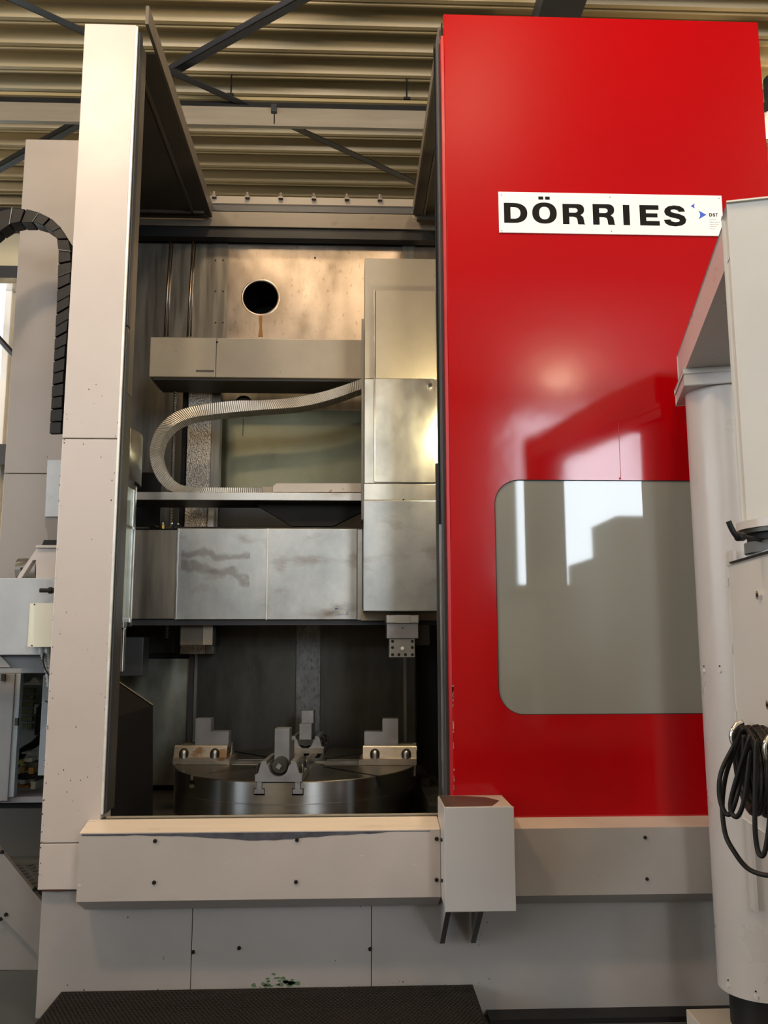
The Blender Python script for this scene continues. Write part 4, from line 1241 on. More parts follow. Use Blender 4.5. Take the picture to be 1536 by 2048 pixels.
# the name board on the door
gx0, gx1, gz0, gz1 = 0.707, 1.810, 3.534, 3.745
YG = YD - 0.008
sign = thing('name_board', 'white sign board with large black letters and blue arrows on red door', 'sign', ((gx0 + gx1) / 2, YD, gz0))
obj('board', BX(gx0, gx1, YG, YD - 0.0005, gz0, gz1, bev=0.0015), WHITE, sign)
def flat(name, loops, m, y=YG, t=0.0012):
    """flat printed shape: outer outline and holes, in (x, z)"""
    cu = bpy.data.curves.new(name, 'CURVE')
    cu.dimensions = '2D'
    cu.fill_mode = 'BOTH'
    cu.extrude = t / 2
    for lp in loops:
        sp = cu.splines.new('POLY')
        sp.points.add(len(lp) - 1)
        for q, p in zip(sp.points, lp):
            q.co = (p[0], p[1], 0, 1)
        sp.use_cyclic_u = True
    tmp = bpy.data.objects.new(name, cu)
    C.objects.link(tmp)
    bpy.context.view_layer.update()
    me = bpy.data.meshes.new_from_object(tmp.evaluated_get(bpy.context.evaluated_depsgraph_get()))
    bpy.data.objects.remove(tmp)
    bpy.data.curves.remove(cu)
    me.transform(Matrix.Translation((0, y, 0)) @ Matrix.Rotation(pi / 2, 4, 'X'))
    me.transform(Matrix.Translation(-worldloc(sign)))
    me.name = name
    me.materials.clear()
    me.materials.append(m)
    o = bpy.data.objects.new(name, me)
    C.objects.link(o)
    o.parent = sign
    return o
def sup(cx, cz, a, b, e, t0, t1, n=14):
    out = []
    for k in range(n + 1):
        t = radians(t0 + (t1 - t0) * k / n)
        c_, s_ = cos(t), sin(t)
        out.append((cx + a * math.copysign(abs(c_) ** (2 / e), c_), cz + b * math.copysign(abs(s_) ** (2 / e), s_)))
    return out
def letter(ch, x0, x1, z0, z1):
    w_, h = x1 - x0, z1 - z0
    T = lambda pts: [(x0 + p[0] * w_, z0 + p[1] * h) for p in pts]
    if ch == 'D':
        o_ = [(0, 0)] + sup(0.42, 0.5, 0.58, 0.5, 2.3, -90, 90) + [(0, 1)]
        i_ = [(0.28, 0.21)] + sup(0.42, 0.5, 0.285, 0.29, 2.3, -90, 90) + [(0.28, 0.79)]
        L = [o_, i_]
    elif ch == 'O':
        L = [sup(0.5, 0.5, 0.5, 0.5, 2.3, 0, 350, 44), sup(0.5, 0.5, 0.22, 0.30, 2.3, 0, 350, 44)]
    elif ch == 'R':
        o_ = [(0, 0), (0.29, 0), (0.29, 0.37), (0.48, 0.37), (0.61, 0.33), (0.655, 0.22), (0.67, 0.06), (0.69, 0.0), (1.0, 0.0), (0.965, 0.05), (0.95, 0.2), (0.92, 0.36), (0.80, 0.46)] + \
             sup(0.66, 0.73, 0.31, 0.27, 2.4, -50, 90) + [(0, 1)]
        i_ = [(0.29, 0.57)] + sup(0.52, 0.685, 0.155, 0.115, 2.3, -90, 90) + [(0.29, 0.80)]
        L = [o_, i_]
    elif ch == 'I':
        L = [[(0, 0), (1, 0), (1, 1), (0, 1)]]
    elif ch == 'E':
        L = [[(0, 0), (1, 0), (1, 0.225), (0.32, 0.225), (0.32, 0.40), (0.90, 0.40), (0.90, 0.60), (0.32, 0.60), (0.32, 0.775), (0.97, 0.775), (0.97, 1), (0, 1)]]
    elif ch == 'S':
        L = [[(0.0, 0.30), (0.29, 0.325), (0.335, 0.24), (0.50, 0.195), (0.655, 0.215), (0.715, 0.275), (0.68, 0.335), (0.56, 0.375), (0.30, 0.43), (0.10, 0.53), (0.03, 0.68),
              (0.07, 0.83), (0.22, 0.95), (0.48, 1.0), (0.74, 0.97), (0.91, 0.86), (0.96, 0.71), (0.68, 0.695), (0.62, 0.775), (0.48, 0.81), (0.36, 0.795), (0.315, 0.735),
              (0.355, 0.675), (0.47, 0.64), (0.72, 0.585), (0.92, 0.49), (1.0, 0.32), (0.95, 0.16), (0.80, 0.05), (0.50, 0.0), (0.22, 0.035), (0.06, 0.14)]]
    elif ch == 'T':
        L = [[(0.37, 0), (0.63, 0), (0.63, 0.80), (1, 0.80), (1, 1), (0, 1), (0, 0.80), (0.37, 0.80)]]
    return [T(l) for l in L]
LET = [('D', 0.732, 0.846, 3.584, 3.687),
       ('O', 0.870, 0.990, 3.583, 3.692),
       ('R', 1.019, 1.128, 3.582, 3.687),
       ('R', 1.167, 1.276, 3.582, 3.689),
       ('I', 1.316, 1.348, 3.582, 3.687),
       ('E', 1.398, 1.495, 3.582, 3.688),
       ('S', 1.516, 1.627, 3.580, 3.689)]
for ch, *q in LET:
    flat('letter', letter(ch, *q), INK)
for a, b in ((0.902, 0.926), (0.935, 0.958)):
    z_a, z_b = 3.707, 3.723
    flat('umlaut_dot', [[(a, z_a), (b, z_a), (b, z_b), (a, z_b)]], INK)
def arrow(tip, top, mid, bot):
    P = lambda t: (1 - t) ** 2 * Vector(top) + 2 * t * (1 - t) * (2 * Vector(mid) - (Vector(top) + Vector(bot)) / 2) + t * t * Vector(bot)
    return [[tip] + [tuple(P(k / 10)) for k in range(11)]]
flat('blue_arrow', arrow((1.652, 3.687), (1.676, 3.702), (1.670, 3.688), (1.674, 3.674)), BLUE)
flat('blue_arrow', arrow((1.728, 3.643), (1.689, 3.665), (1.697, 3.642), (1.687, 3.618)), BLUE)
DS = [1.742, 1.757, 1.760, 1.772, 1.774, 1.785]
zd0, zd1 = 3.634, 3.652
for ch, a, b in (('D', DS[0], DS[1]), ('S', DS[2], DS[3]), ('T', DS[4], DS[5])):
    flat('small_letter', letter(ch, a, b, zd0, zd1), INK)
rnd = random.Random(2)
for (xa, xb, zc) in ((1.742, 1.774, 3.618), (1.742, 1.792, 3.606), (1.742, 1.788, 3.594), (1.742, 1.776, 3.583), (1.742, 1.767, 3.571)):
    loops = []
    x = xa
    while x < xb - 0.002:           # the small print is too fine to read: broken strokes
        w_ = rnd.uniform(0.0018, 0.0035)
        h = rnd.choice((0.0022, 0.0022, 0.0032))
        loops.append([(x, zc - 0.0022), (min(xb, x + w_), zc - 0.0022), (min(xb, x + w_), zc - 0.0022 + h), (x, zc - 0.0022 + h)])
        x += w_ + 0.0011
    flat('small_print', loops, GREYINK)
for x, z in ((0.721, 3.727), (1.255, 3.726), (1.796, 3.730), (1.793, 3.551), (1.255, 3.548), (0.719, 3.543)):
    bolt(sign, (x, YG, z), 0.004, m=GREYINK, name='rivet', h=0.0015)

# ================================================================ pendant stand on the right
KX, KY, KR = 1.617, 3.549, 0.152
zk0, zk1 = 0.227, 2.660
ps = thing('pendant_stand', 'thick pale grey pillar with overhead arm carrying the control pendant', 'stand', (KX, KY, 0))
bm = CY((KX, KY, zk0), (KX, KY, zk1), KR, seg=64)
sharp(obj('pillar', bm, PEND, ps))
sharp(obj('black_sleeve', CY((KX, KY, 0.06), (KX, KY, zk0 + 0.02), 0.112, seg=40), BLACK, ps))
AN = radians(15)
ad, as_ = Vector((sin(AN), cos(AN), 0)), Vector((cos(AN), -sin(AN), 0))
def rot_box(P0, d, s, u0, u1, v0, v1, z0, z1, bev=0.0):
    bm = NB()
    r = bmesh.ops.create_cube(bm, size=1.0)
    for v in r['verts']:
        q = P0 + d * (u0 if v.co.x < 0 else u1) + s * (v0 if v.co.y < 0 else v1)
        v.co = Vector((q.x, q.y, z0 if v.co.z < 0 else z1))
    if bev:
        bmesh.ops.bevel(bm, geom=list(bm.edges), offset=bev, segments=3, affect='EDGES', profile=0.5)
    return bm
K0 = Vector((KX, KY, 0))
obj('cap_plate', rot_box(K0, ad, as_, -0.165, 0.165, -0.172, 0.172, zk1 - 0.005, zk1 + 0.042, 0.003), PEND, ps)
obj('cap_plate', rot_box(K0, ad, as_, -0.165, 0.165, -0.175, 0.172, zk1 + 0.045, zk1 + 0.068, 0.003), PENDF, ps)
zaa, zab = zk1 + 0.068, 2.874
L0 = Vector((1.123, 2.329, 0))
obj('arm', rot_box(L0, ad, as_, 0.014, 1.42, 0.0, 0.215, zaa, zab - 0.002, 0.004), PEND, ps)
zl_ = 1.922
obj('drop_leg', rot_box(L0, ad, as_, -0.002, 0.095, -0.002, 0.217, zl_, zab + 0.001, 0.010), PENDF, ps)
fc = L0 + ad * 0.045 + as_ * 0.108
sharp(obj('flange', CY((fc.x, fc.y, zl_ - 0.022), (fc.x, fc.y, zl_), 0.140, seg=48), PEND, ps))
sharp(obj('swivel', CY((fc.x, fc.y, zl_ - 0.034), (fc.x, fc.y, zl_ - 0.022), 0.133, seg=48), STEELD, ps))
sharp(obj('swivel_ring', CY((fc.x, fc.y, zl_ - 0.058), (fc.x, fc.y, zl_ - 0.034), 0.113, seg=48), BLACK, ps))
sharp(obj('swivel_base', CY((fc.x, fc.y, zl_ - 0.088), (fc.x, fc.y, zl_ - 0.058), 0.122, seg=48), mat('grey_plastic', (0.12, 0.125, 0.13), 0.5), ps))
bm = NB()
tube(bm, smoothpts([(1.002, 2.207, 1.905), (1.008, 2.207, 1.888), (1.019, 2.207, 1.868), (1.038, 2.218, 1.863)], 6), 0.0075, 10)
cyl(bm, (1.025, 2.212, 1.864), (1.044, 2.218, 1.865), 0.012, seg=12)
cyl(bm, (1.044, 2.218, 1.865), (fc.x - 0.08, fc.y - 0.02, 1.865), 0.006, seg=10)
obj('clamp_lever', bm, BLACK, ps, smooth=True)
def pil_bolt(px_ratio, z, nm='bolt'):
    # on the pillar surface along a given bearing from its axis
    a = px_ratio
    p = Vector((KX + KR * sin(a), KY - KR * cos(a), z))
    bolt(ps, p, 0.009, (sin(a), -cos(a), 0), m=PENDF)
    bolt(ps, p + Vector((0.0, 0, 0.020)), 0.004, (sin(a), -cos(a), 0), m=BLACK, h=0.002)
pil_bolt(-0.92, 1.463)
pil_bolt(-1.5, 1.460)
pil_bolt(-1.22, 0.256)
pil_bolt(-0.50, 0.245)
obj('side_rail', BX(1.543, 1.557, 3.377, 3.43, 0.564, 1.949), PEND, ps)
ft_ = obj('foot_block', BX(1.377, 2.0, 3.24, 3.70, 0.0, 0.092, bev=0.004), mat('cream_foot_enamel', (0.55, 0.48, 0.40), 0.5, 0, 0.1, 5, spot=(9, 0.66, (0.2, 0.17, 0.14))), ps)

# control cabinet hanging under the arm
AN2 = radians(8)
cd, cs = Vector((sin(AN2), cos(AN2), 0)), Vector((cos(AN2), -sin(AN2), 0))
P0 = Vector((1.150, 2.551, 0))
zc0, zc1 = 1.071, 1.819
cc = thing('control_cabinet', 'pale grey control cabinet with key locks under the pendant arm', 'control cabinet', (P0.x + 0.15, 2.0, zc0))
obj('body', rot_box(P0, cd, cs, -0.66, 0.0, 0.008, 0.40, zc0, zc1, 0.004), PENDF, cc)
obj('door', rot_box(P0, cd, cs, -0.655, -0.006, -0.004, 0.006, zc0 + 0.006, zc1 - 0.006, 0.003), PENDF, cc)
obj('lid_edge', rot_box(P0, cd, cs, -0.66, -0.02, -0.003, 0.4, zc1 + 0.0005, zc1 + 0.006), BLACK, cc)
obj('top_spacer', rot_box(P0, cd, cs, -0.50, -0.10, 0.02, 0.36, zc1 + 0.006, zl_ - 0.088, 0.003), WHITE, cc)
for zz in (1.764, 1.564, 1.368):
    q = P0 + cs * (-0.007) + cd * (-0.004)
    obj('hinge', CY((q.x, q.y, zz - 0.014), (q.x, q.y, zz + 0.014), 0.005, seg=8), PENDF, cc)
def lock(px_x, Y, z):
    q = P0 + cd * ((Y - P0.y) / cd.y) + cs * (-0.004)
    lk = obj('key_lock', CY(q, q - cs * 0.010, 0.013, 0.012, seg=20), CHROME, cc)
    obj('key_slot', CY(q - cs * 0.009, q - cs * 0.0115, 0.005, seg=8), BLACK, lk)
    for o in (lk,) + tuple(lk.children):
        o.data.transform(Matrix.Translation((0, 0, z)))
    return lk
lock(1527, 2.268, 1.712)
lock(1533, 2.245, 1.423)

# cable hook with coiled cable on the cabinet door
def face(Y, off):
    q = P0 + cd * ((Y - P0.y) / cd.y) - cs * off
    return q
hk = thing('cable_hook', 'black and chrome cable hook pair on control cabinet door', 'hook', (face(2.3, 0.03).x, 2.25, 1.332))
for Yh in (2.40, 2.13):
    q = face(Yh, 0.035)
    zh = 1.324
    bm = NB()
    # half-disc horn: fan in the plane across the cable run
    pts = []
    for k in range(13):
        a = radians(-78 + 156 * k / 12)
        pts.append((0.042 * cos(a) - 0.012, 0.040 * sin(a)))
    for (e0, e1) in ((-0.006, 0.006),):
        va = [bm.verts.new((q.x - 0.000 - p[0], q.y + cd.y * e0 * 1.5, zh + p[1])) for p in pts]
        vb = [bm.verts.new((q.x - 0.000 - p[0], q.y + cd.y * e1 * 1.5, zh + p[1])) for p in pts]
        bm.faces.new(va)
        bm.faces.new(vb[::-1])
        for k in range(len(pts)):
            bm.faces.new((va[k], vb[k], vb[(k + 1) % len(pts)], va[(k + 1) % len(pts)]))
    h_ = obj('horn', bm, BLACK, hk)
    rim = [(q.x - p[0] * 1.02, q.y, zh + p[1] * 1.02) for p in pts]
    obj('chrome_rim', tube(NB(), rim, 0.008, 8), CHROME, h_, smooth=True)
q0, q1 = face(2.41, 0.04), face(2.11, 0.04)
obj('bar', CY((q0.x, q0.y, 1.327), (q1.x, q1.y, 1.327), 0.018, seg=16), BLACK, hk)

cbl = thing('coiled_cable', 'coiled black cable hanging from hook on control cabinet', 'cable', (face(2.2, 0.05).x, 2.2, 1.260))
zc_ = 1.362
rnd = random.Random(11)
bm = NB()
def loop_pts(Yc_, off, ru, top, drop, lean=0.0, n=28):
    out = []
    for k in range(n):
        a = 2 * pi * k / n
        u = sin(a) * ru * (1.0 - 0.25 * cos(a))
        z = top - drop / 2 + drop / 2 * cos(a)
        q = face(Yc_ + u + lean * (top - z), off + 0.006 * sin(a * 2))
        out.append((q.x, q.y, z))
    return out + [out[0]]
for k in range(14):
    tube(bm, loop_pts(2.255 + rnd.uniform(-0.012, 0.012), 0.024 + 0.0095 * (k % 6) + rnd.uniform(0, .004), 0.083 + 0.0065 * (k % 5), zc_ + rnd.uniform(-0.008, 0.004), 0.208 + rnd.uniform(-0.012, 0.02)), 0.0062, 8)
obj('coil', bm, CABLE, cbl, smooth=True)
bm = NB()
tube(bm, smoothpts([(1.007, 2.196, 1.367), (0.992, 2.240, 1.316), (0.957, 2.240, 1.254), (0.949, 2.240, 1.198), (0.954, 2.229, 1.160), (0.964, 2.218, 1.155), (0.972, 2.196, 1.193), (0.992, 2.196, 1.266), (0.998, 2.185, 1.354)], 8), 0.0062, 8)
tube(bm, smoothpts([(0.997, 2.185, 1.371), (0.997, 2.240, 1.310), (0.974, 2.251, 1.245), (0.960, 2.251, 1.171), (0.958, 2.240, 1.105), (0.967, 2.218, 1.067), (0.992, 2.196, 1.028), (1.026, 2.163, 1.020), (1.059, 2.129, 1.035), (1.095, 2.107, 1.104), (1.106, 2.107, 1.208)], 8), 0.0062, 8)
tube(bm, smoothpts([(0.998, 2.151, 1.357), (0.964, 2.207, 1.191), (0.970, 2.196, 1.152), (0.983, 2.174, 1.197), (1.001, 2.163, 1.319)], 8), 0.0062, 8)
tube(bm, smoothpts([(1.002, 2.129, 1.348), (0.987, 2.129, 1.170), (0.987, 2.129, 1.100), (0.991, 2.118, 1.077), (0.999, 2.107, 1.099), (1.010, 2.096, 1.188), (1.019, 2.096, 1.328)], 8), 0.0062, 8)
obj('loose_end', bm, CABLE, cbl, smooth=True)

# ================================================================ step platform
zp = 0.130
mx0, mx1 = -1.214, 0.527
sp = thing('step_platform', 'low black step platform with studded rubber mat in front', 'platform', ((mx0 + mx1) / 2, 3.5, 0))
obj('frame', BX(mx0, mx1, 3.02, 3.885, zp - 0.05, zp - 0.004, bev=0.004), BLACK, sp)
for x in (mx0 + 0.03, mx1 - 0.09):
    for y in (3.05, 3.80):
        obj('leg', BX(x, x + 0.06, y, y + 0.06, 0, zp - 0.05), BLACK, sp)
bm = NB()
bx(bm, mx0 + 0.002, mx1 - 0.002, 3.022, 3.883, zp - 0.004, zp)
y = 3.40
row = 0
while y < 3.875:
    x = mx0 + 0.012 + (0.009 if row % 2 else 0)
    while x < mx1 - 0.014:
        a = [bm.verts.new((x + dx, y + dy, zp)) for dx, dy in ((-0.007, -0.006), (0.007, -0.006), (0.007, 0.006), (-0.007, 0.006))]
        b = [bm.verts.new((x + dx, y + dy, zp + 0.004)) for dx, dy in ((-0.005, -0.004), (0.005, -0.004), (0.005, 0.004), (-0.005, 0.004))]
        bm.faces.new(b)
        for k in range(4):
            bm.faces.new((a[k], a[(k + 1) % 4], b[(k + 1) % 4], b[k]))
        x += 0.018
    y += 0.016
    row += 1
o = obj('studded_mat', bm, MATM, sp)
o['kind'] = 'stuff'

# ================================================================ things left of the post
YU = 5.10
hx0 = -2.085
su = thing('side_housing', 'tall pale grey column housing left behind the front post', 'machine housing', (-1.95, 5.3, 1.0))
zsm = 2.579
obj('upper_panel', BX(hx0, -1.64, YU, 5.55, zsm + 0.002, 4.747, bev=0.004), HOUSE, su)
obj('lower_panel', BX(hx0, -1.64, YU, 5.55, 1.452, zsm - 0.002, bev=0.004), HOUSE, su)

ch = thing('cable_chain', 'black plastic cable chain curving over beside side housing', 'cable chain', (-1.621, 4.6, 2.718))
CP = [((-2.188, 3.347), (-2.120, 3.348)), ((-2.196, 3.581), (-2.129, 3.552)), ((-2.170, 3.759), (-2.105, 3.686)), ((-2.102, 3.903), (-2.057, 3.805)), ((-1.997, 3.999), (-1.990, 3.880)), ((-1.932, 4.018), (-1.942, 3.915)), ((-1.856, 4.014), (-1.879, 3.931)), ((-1.779, 3.993), (-1.815, 3.932)), ((-1.709, 3.958), (-1.747, 3.912)), ((-1.651, 3.900), (-1.697, 3.877)), ((-1.606, 3.828), (-1.671, 3.827)), ((-1.589, 3.747), (-1.660, 3.755)), ((-1.584, 3.661), (-1.657, 3.633)), ((-1.581, 3.402), (-1.653, 3.354)), ((-1.591, 3.118), (-1.652, 3.094)), ((-1.588, 2.704), (-1.653, 2.703))]
O = smoothpts([(a[0], 0, a[1]) for a, b in CP], 12)
I = smoothpts([(b[0], 0, b[1]) for a, b in CP], 12)
O, I = resample(O, I, 0.07)
for k in range(0, len(O) - 1):
    a0, a1, b0, b1 = O[k], O[k + 1], I[k], I[k + 1]
    g = 0.03
    p = [a0.lerp(a1, g), a0.lerp(a1, 1 - g), b0.lerp(b1, 1 - g), b0.lerp(b1, g)]
    m_ = sum(p, Vector()) / 4
    e = 1.0 if k % 2 else 0.93
    p = [m_ + (q - m_) * e for q in p]
    bm = NB()
    prism(bm, [(q.x, q.z) for q in p], 'Y', 4.60 + (0.004 if k % 2 else 0), 4.70)
    bmesh.ops.bevel(bm, geom=list(bm.edges), offset=0.002, segments=1, affect='EDGES')
    obj('chain_link', bm, CHAIN, ch)
bm = NB()
for k in range(len(O) - 1):
    if k == 0:
        mid = [(O[j] + I[j]) / 2 for j in range(len(O))]
tube(bm, [(q.x, 4.66, q.z) for q in mid], 0.012, 8)
obj('inner_cable', bm, CABLE, ch)
for k in range(2, len(O) - 8, 2):
    q = O[k]
    d_ = (I[k] - O[k])
    bm = NB()
    prism(bm, [(q.x, q.z), (q.x + d_.x, q.z + d_.z), (q.x + d_.x + 0.003, q.z + d_.z + 0.002), (q.x + 0.003, q.z + 0.002)], 'Y', 4.598, 4.602)
    obj('pale_joint', bm, GREYINK, ch)
obj('guide_channel', BX(-1.634, -1.609, 4.66, 4.72, 2.732, 3.138), mat('grey_channel', (0.10, 0.105, 0.115), 0.45), ch)

br = thing('chain_bracket', 'grey sheet bracket box holding lower end of cable chain', 'bracket', (-1.609, 4.6, 2.106))
obj('upper_box', PR([(-1.659, 2.693), (-1.546, 2.699), (-1.539, 2.552), (-1.645, 2.552)], 'Y', 4.58, 4.74), HOUSE, br)
obj('lower_box', PR([(-1.642, 2.552), (-1.535, 2.553), (-1.519, 2.245), (-1.638, 2.244)], 'Y', 4.57, 4.74), CASTB, br)
obj('tapered_end', PR([(-1.640, 2.245), (-1.521, 2.245), (-1.522, 2.113), (-1.618, 2.113), (-1.629, 2.175), (-1.638, 2.189)], 'Y', 4.58, 4.72), mat('taupe_sheet', (0.22, 0.20, 0.18), 0.45), br)
obj('black_flange', PR([(-1.633, 2.117), (-1.510, 2.117), (-1.508, 2.090), (-1.642, 2.090)], 'Y', 4.56, 4.74), BLACK, br)
for x, z in ((-1.632, 2.220), (-1.646, 2.574), (-1.643, 2.530)):
    bolt(br, (x - 0.004, 4.60, z), 0.006, d=(-1, 0, 0))

mh = thing('magazine_housing', 'pale bluish cast housing with brown smudge left of the post', 'machine housing', (-2.0, 4.55, 1.515))
xm1 = -1.495
obj('front_plate', BX(-2.75, xm1, 4.50, 4.95, 1.515, 1.911, bev=0.006), CASTB, mh)
obj('top_gusset', PR([(-1.663, 2.073), (-1.504, 2.073), (-1.496, 1.914), (-1.660, 1.914), (-1.665, 2.009), (-1.681, 2.009), (-1.735, 1.914), (-1.758, 1.914), (-1.744, 1.943)], 'Y', 4.55, 4.60), GREY, mh)
obj('gusset_top', BX(-1.663, -1.504, 4.53, 4.75, 2.073, 2.086), GREY, mh)
sharp(obj('spindle_drum', CY((-1.827, 4.75, 1.975), (-1.719, 4.75, 1.975), 0.062, seg=32), TABLE, mh))
bolt(mh, (-1.775, 4.66, 1.970), 0.010, d=(-1, 0, 0))
obj('housing_underside', BX(-2.75, xm1 - 0.02, 4.56, 5.00, 1.446, 1.515 + 0.002), mat('slate_underside', (0.16, 0.17, 0.18), 0.5), mh)
obj('corner_plate', PR([(-1.925, 1.541), (-1.815, 1.510), (-1.761, 1.453), (-1.919, 1.454)], 'Y', 4.545, 4.56), GREYB, mh)
kb = thing('black_knob', 'small black knob on the bluish housing beside the post', 'knob', (-1.572, 4.48, 1.845))
bm = CY((-1.603, 4.46, 1.844), (-1.552, 4.46, 1.844), 0.011, seg=16)
cyl(bm, (-1.557, 4.46, 1.844), (-1.542, 4.46, 1.844), 0.017, seg=16)
cyl(bm, (-1.542, 4.46, 1.844), (-1.496, 4.46, 1.844), 0.013, seg=16)
bx(bm, -1.542, -1.501, 4.46, 4.505, 1.844 - 0.008, 1.844 + 0.008)
sharp(obj('knob_body', bm, BLACK, kb))

jb = thing('junction_box', 'cream plastic junction box with corrugated conduits beside the post', 'junction box', (-1.566, 4.45, 1.559))
obj('box_body', PR([(-1.635, 1.776), (-1.472, 1.775), (-1.460, 1.559), (-1.635, 1.559)], 'Y', 4.42, 4.495), CREAM, jb)
obj('box_lid', PR([(-1.604, 1.777), (-1.465, 1.777), (-1.453, 1.557), (-1.601, 1.557)], 'Y', 4.40, 4.418), CREAM, jb)
bolt(jb, (-1.605, 4.40, 1.770), 0.004)
bolt(jb, (-1.613, 4.42, 1.564), 0.004)
bm = NB()
for (a, b, c_) in ((-1.573, -1.548, -1.530), (-1.542, -1.530, -1.520)):
    path = smoothpts([(a, 4.45, 1.556), (a + 0.004, 4.45, 1.526), (b, 4.46, 1.466), (c_, 4.47, 1.354)], 10)
    tube(bm, path, 0.011, 10)
    for k in range(0, len(path) - 1, 2):
        cyl(bm, path[k], path[k + 1], 0.0145, seg=10)
    cyl(bm, (a, 4.45, 1.524), (a, 4.45, 1.559), 0.017, seg=12)
obj('conduit', bm, mat('grey_conduit', (0.36, 0.37, 0.38), 0.5), jb)
obj('loose_wire', tube(NB(), smoothpts([(-1.554, 4.43, 1.529), (-1.557, 4.43, 1.487), (-1.534, 4.43, 1.429), (-1.511, 4.43, 1.412)], 6), 0.004, 6), CABLE, jb)

# electrical cabinet with open doors
YE = 5.6
ec = thing('electrical_cabinet', 'open grey electrical cabinet with terminals and cables behind the post', 'cabinet', (-2.3, YE + 0.2, 0.596))
ex0, ex1 = -3.1, -1.72
ez0, ez1 = 0.608, 1.419
obj('back_panel', BX(ex0, ex1, 6.08, 6.10, ez0, ez1), mat('cabinet_back', (0.20, 0.22, 0.20), 0.5, 0, 0.1), ec)
obj('top_rail', BX(ex0, ex1, 5.56, 6.10, 1.383, 1.417), CASTB, ec)
obj('bottom_tray', BX(ex0, ex1, 5.58, 6.10, ez0 - 0.01, 0.625), GREYB, ec)
obj('side_panel', BX(ex1, ex1 + 0.01, 5.60, 6.10, ez0, ez1), GREYB, ec)
obj('left_door', BX(ex0, -2.116, 5.54, 5.56, ez0, 1.380, bev=0.003), GREYB, ec)
obj('door_edge', BX(-2.117, -2.083, 5.55, 5.60, ez0 + 0.02, 1.380, bev=0.003), CASTB, ec)
obj('right_door', BX(-1.920, -1.838, 5.48, 5.50, 0.767, 1.373, bev=0.003), CASTB, ec)
obj('latch', BX(-2.099, -2.081, 5.535, 5.56, 1.061, 1.107), STEELD, ec)
obj('door_catch', BX(-2.196, -2.171, 5.52, 5.54, 1.335, 1.379), STEELD, ec)
obj('handle_pin', CY((-1.893, 5.46, 1.216), (-1.871, 5.48, 1.204), 0.006, seg=8), CHROME, ec)
obj('lamp_cover', PR([(-2.229, 1.291), (-2.082, 1.291), (-2.097, 1.321), (-2.132, 1.341), (-2.150, 1.314)], 'Y', 5.9, 5.98), CREAM, ec)
TB = mat('olive_terminal_plastic', (0.16, 0.16, 0.08), 0.5, 0, 0.3, 30)
rowz = [1.246, 1.199, 1.152, 1.105, 1.058, 1.008]
xr0, xr1 = -2.263, -2.172
for zz in rowz:
    n_ = 7
    for k in range(n_):
        bxw = (xr1 - xr0) / n_
        obj('terminal', BX(xr0 + k * bxw + 0.001, xr0 + (k + 1) * bxw - 0.001, 6.03, 6.08, zz - 0.014, zz + 0.014), TB, ec)
obj('label_sheet', BX(-2.172, -2.142, 6.06, 6.078, 1.090, 1.151), WHITE, ec)
obj('black_duct', PR([(-2.093, 1.140), (-2.046, 1.192), (-2.033, 0.964), (-2.096, 0.964)], 'Y', 5.88, 5.95), BLACK, ec)
bm = NB()
rnd = random.Random(8)
for k in range(9):
    a = rnd.uniform(0, 10)
    tube(bm, smoothpts([(-2.041, 5.86 + 0.008 * k, 0.996 - 0.006 * k), (-2.096 + 0.008 * a * 0.1, 5.85 + 0.008 * k, 0.925 - 0.004 * k), (-2.159, 5.85 + 0.01 * k, 0.887 - 0.005 * k), (-2.203, 5.88, 0.849 - 0.014 * k)], 6), 0.008, 6)
obj('cable_bundle', bm, CABLE, ec, smooth=True)
YEL = mat('yellow_relay_plastic', (0.50, 0.42, 0.08), 0.45)
ORG = mat('orange_relay_plastic', (0.42, 0.22, 0.05), 0.45)
PALE = mat('pale_fitting', (0.50, 0.50, 0.42), 0.45)
for a, b, c_, d_, m_, nm in ((44, 63, 1511, 1514, PALE, 'bus_bar'), (38, 49, 1527, 1536, YEL, 'relay'), (50, 66, 1523, 1531, PALE, 'relay'), (42, 52, 1540, 1552, ORG, 'relay'), (60, 70, 1542, 1555, ORG, 'relay'), (54, 78, 1531, 1542, STEELD, 'contactor'), (44, 54, 1567, 1576, PALE, 'fitting'), (66, 76, 1570, 1586, PALE, 'fitting'), (28, 62, 1578, 1583, RUST, 'copper_bar'), (36, 90, 1556, 1566, BLACK, 'cable_tray')):
    xa, xb = [-1.0, 1.0]
    k0 = 0.880
    zz0 = ez0 + (1598 - d_) / 264.0 * (ez1 - ez0)
    zz1 = ez0 + (1598 - c_) / 264.0 * (ez1 - ez0)
    xa = -2.255 + a * (-1.938 - -2.255) / 100
    xb = -2.255 + b * (-1.938 - -2.255) / 100
    obj(nm, BX(xa, xb, 5.72, 5.82, zz0, zz1, bev=0.003), m_, ec)
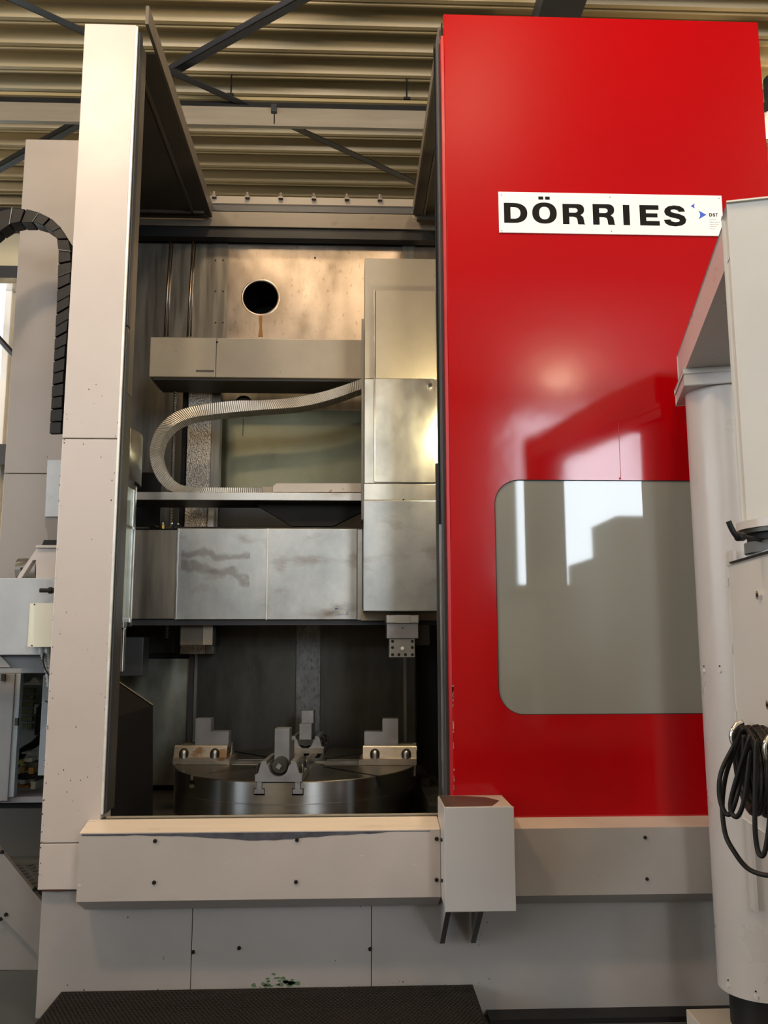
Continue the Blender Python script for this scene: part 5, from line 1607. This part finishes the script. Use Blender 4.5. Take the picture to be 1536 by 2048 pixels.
obj('plinth', BX(ex0, ex1 + 0.01, 5.60, 6.10, 0.482 - 0.3, ez0 - 0.01), BLACK, ec)
obj('lower_ledge', BX(ex0, ex1 + 0.01, 5.54, 5.62, 0.597, ez0 - 0.01), CASTB, ec)

# tread-plate walkway and sloped conveyor cover
ty0 = (-1.932, 5.298)
tw = thing('tread_walkway', 'dark tread plate walkway behind sloped cover at lower left', 'walkway', (-2.2, 4.8, 0))
TYB = ty0[1]
bm = NB()
bx(bm, -3.2, -1.34, 4.62, TYB, 0.30, 0.34)
for i in range(22):
    for j in range(8):
        x_, y_ = -2.15 + i * 0.036, 4.66 + j * 0.06
        if y_ > TYB - 0.02:
            continue
        s_ = 1 if (i + j) % 2 else -1
        prism(bm, [(x_ - 0.010, y_ - 0.010 * s_ - 0.003), (x_ + 0.010, y_ + 0.010 * s_ - 0.003), (x_ + 0.010, y_ + 0.010 * s_ + 0.003), (x_ - 0.010, y_ - 0.010 * s_ + 0.003)], 'Z', 0.338, 0.344)
obj('tread_plate', bm, TREAD, tw)
obj('support', BX(-3.2, -1.36, 4.66, TYB, 0.0, 0.30), BLACK, tw)
obj('riser', BX(-3.2, -1.36, TYB, TYB + 0.03, 0.0, 0.604), mat('dark_riser', (0.06, 0.058, 0.052), 0.6), tw)
cvr = thing('conveyor_cover', 'grey sloped conveyor side cover standing on floor at lower left', 'cover', (-1.9, 4.5, 0))
obj('upper_plate', PR([(-1.940, 0.806), (-1.724, 0.569), (-1.483, 0.295), (-1.469, 0.042), (-1.710, 0.265), (-1.915, 0.456)], 'Y', 4.46, 4.49), CONV, cvr)
obj('lower_plate', PR([(-1.929, 0.467), (-1.480, 0.054), (-1.477, -0.001), (-1.897, 0.006)], 'Y', 4.495, 4.51), CONV, cvr)
obj('cover_body', PR([(-1.955, 0.701), (-1.739, 0.483), (-1.508, 0.222), (-1.496, -0.001), (-1.906, 0.005)], 'Y', 4.51, 4.60), DARKP, cvr)
for x, z in ((-1.715, 0.559), (-1.547, 0.382), (-1.677, 0.268), (-1.702, 0.247)):
    bolt(cvr, (x, 4.46, z), 0.010)
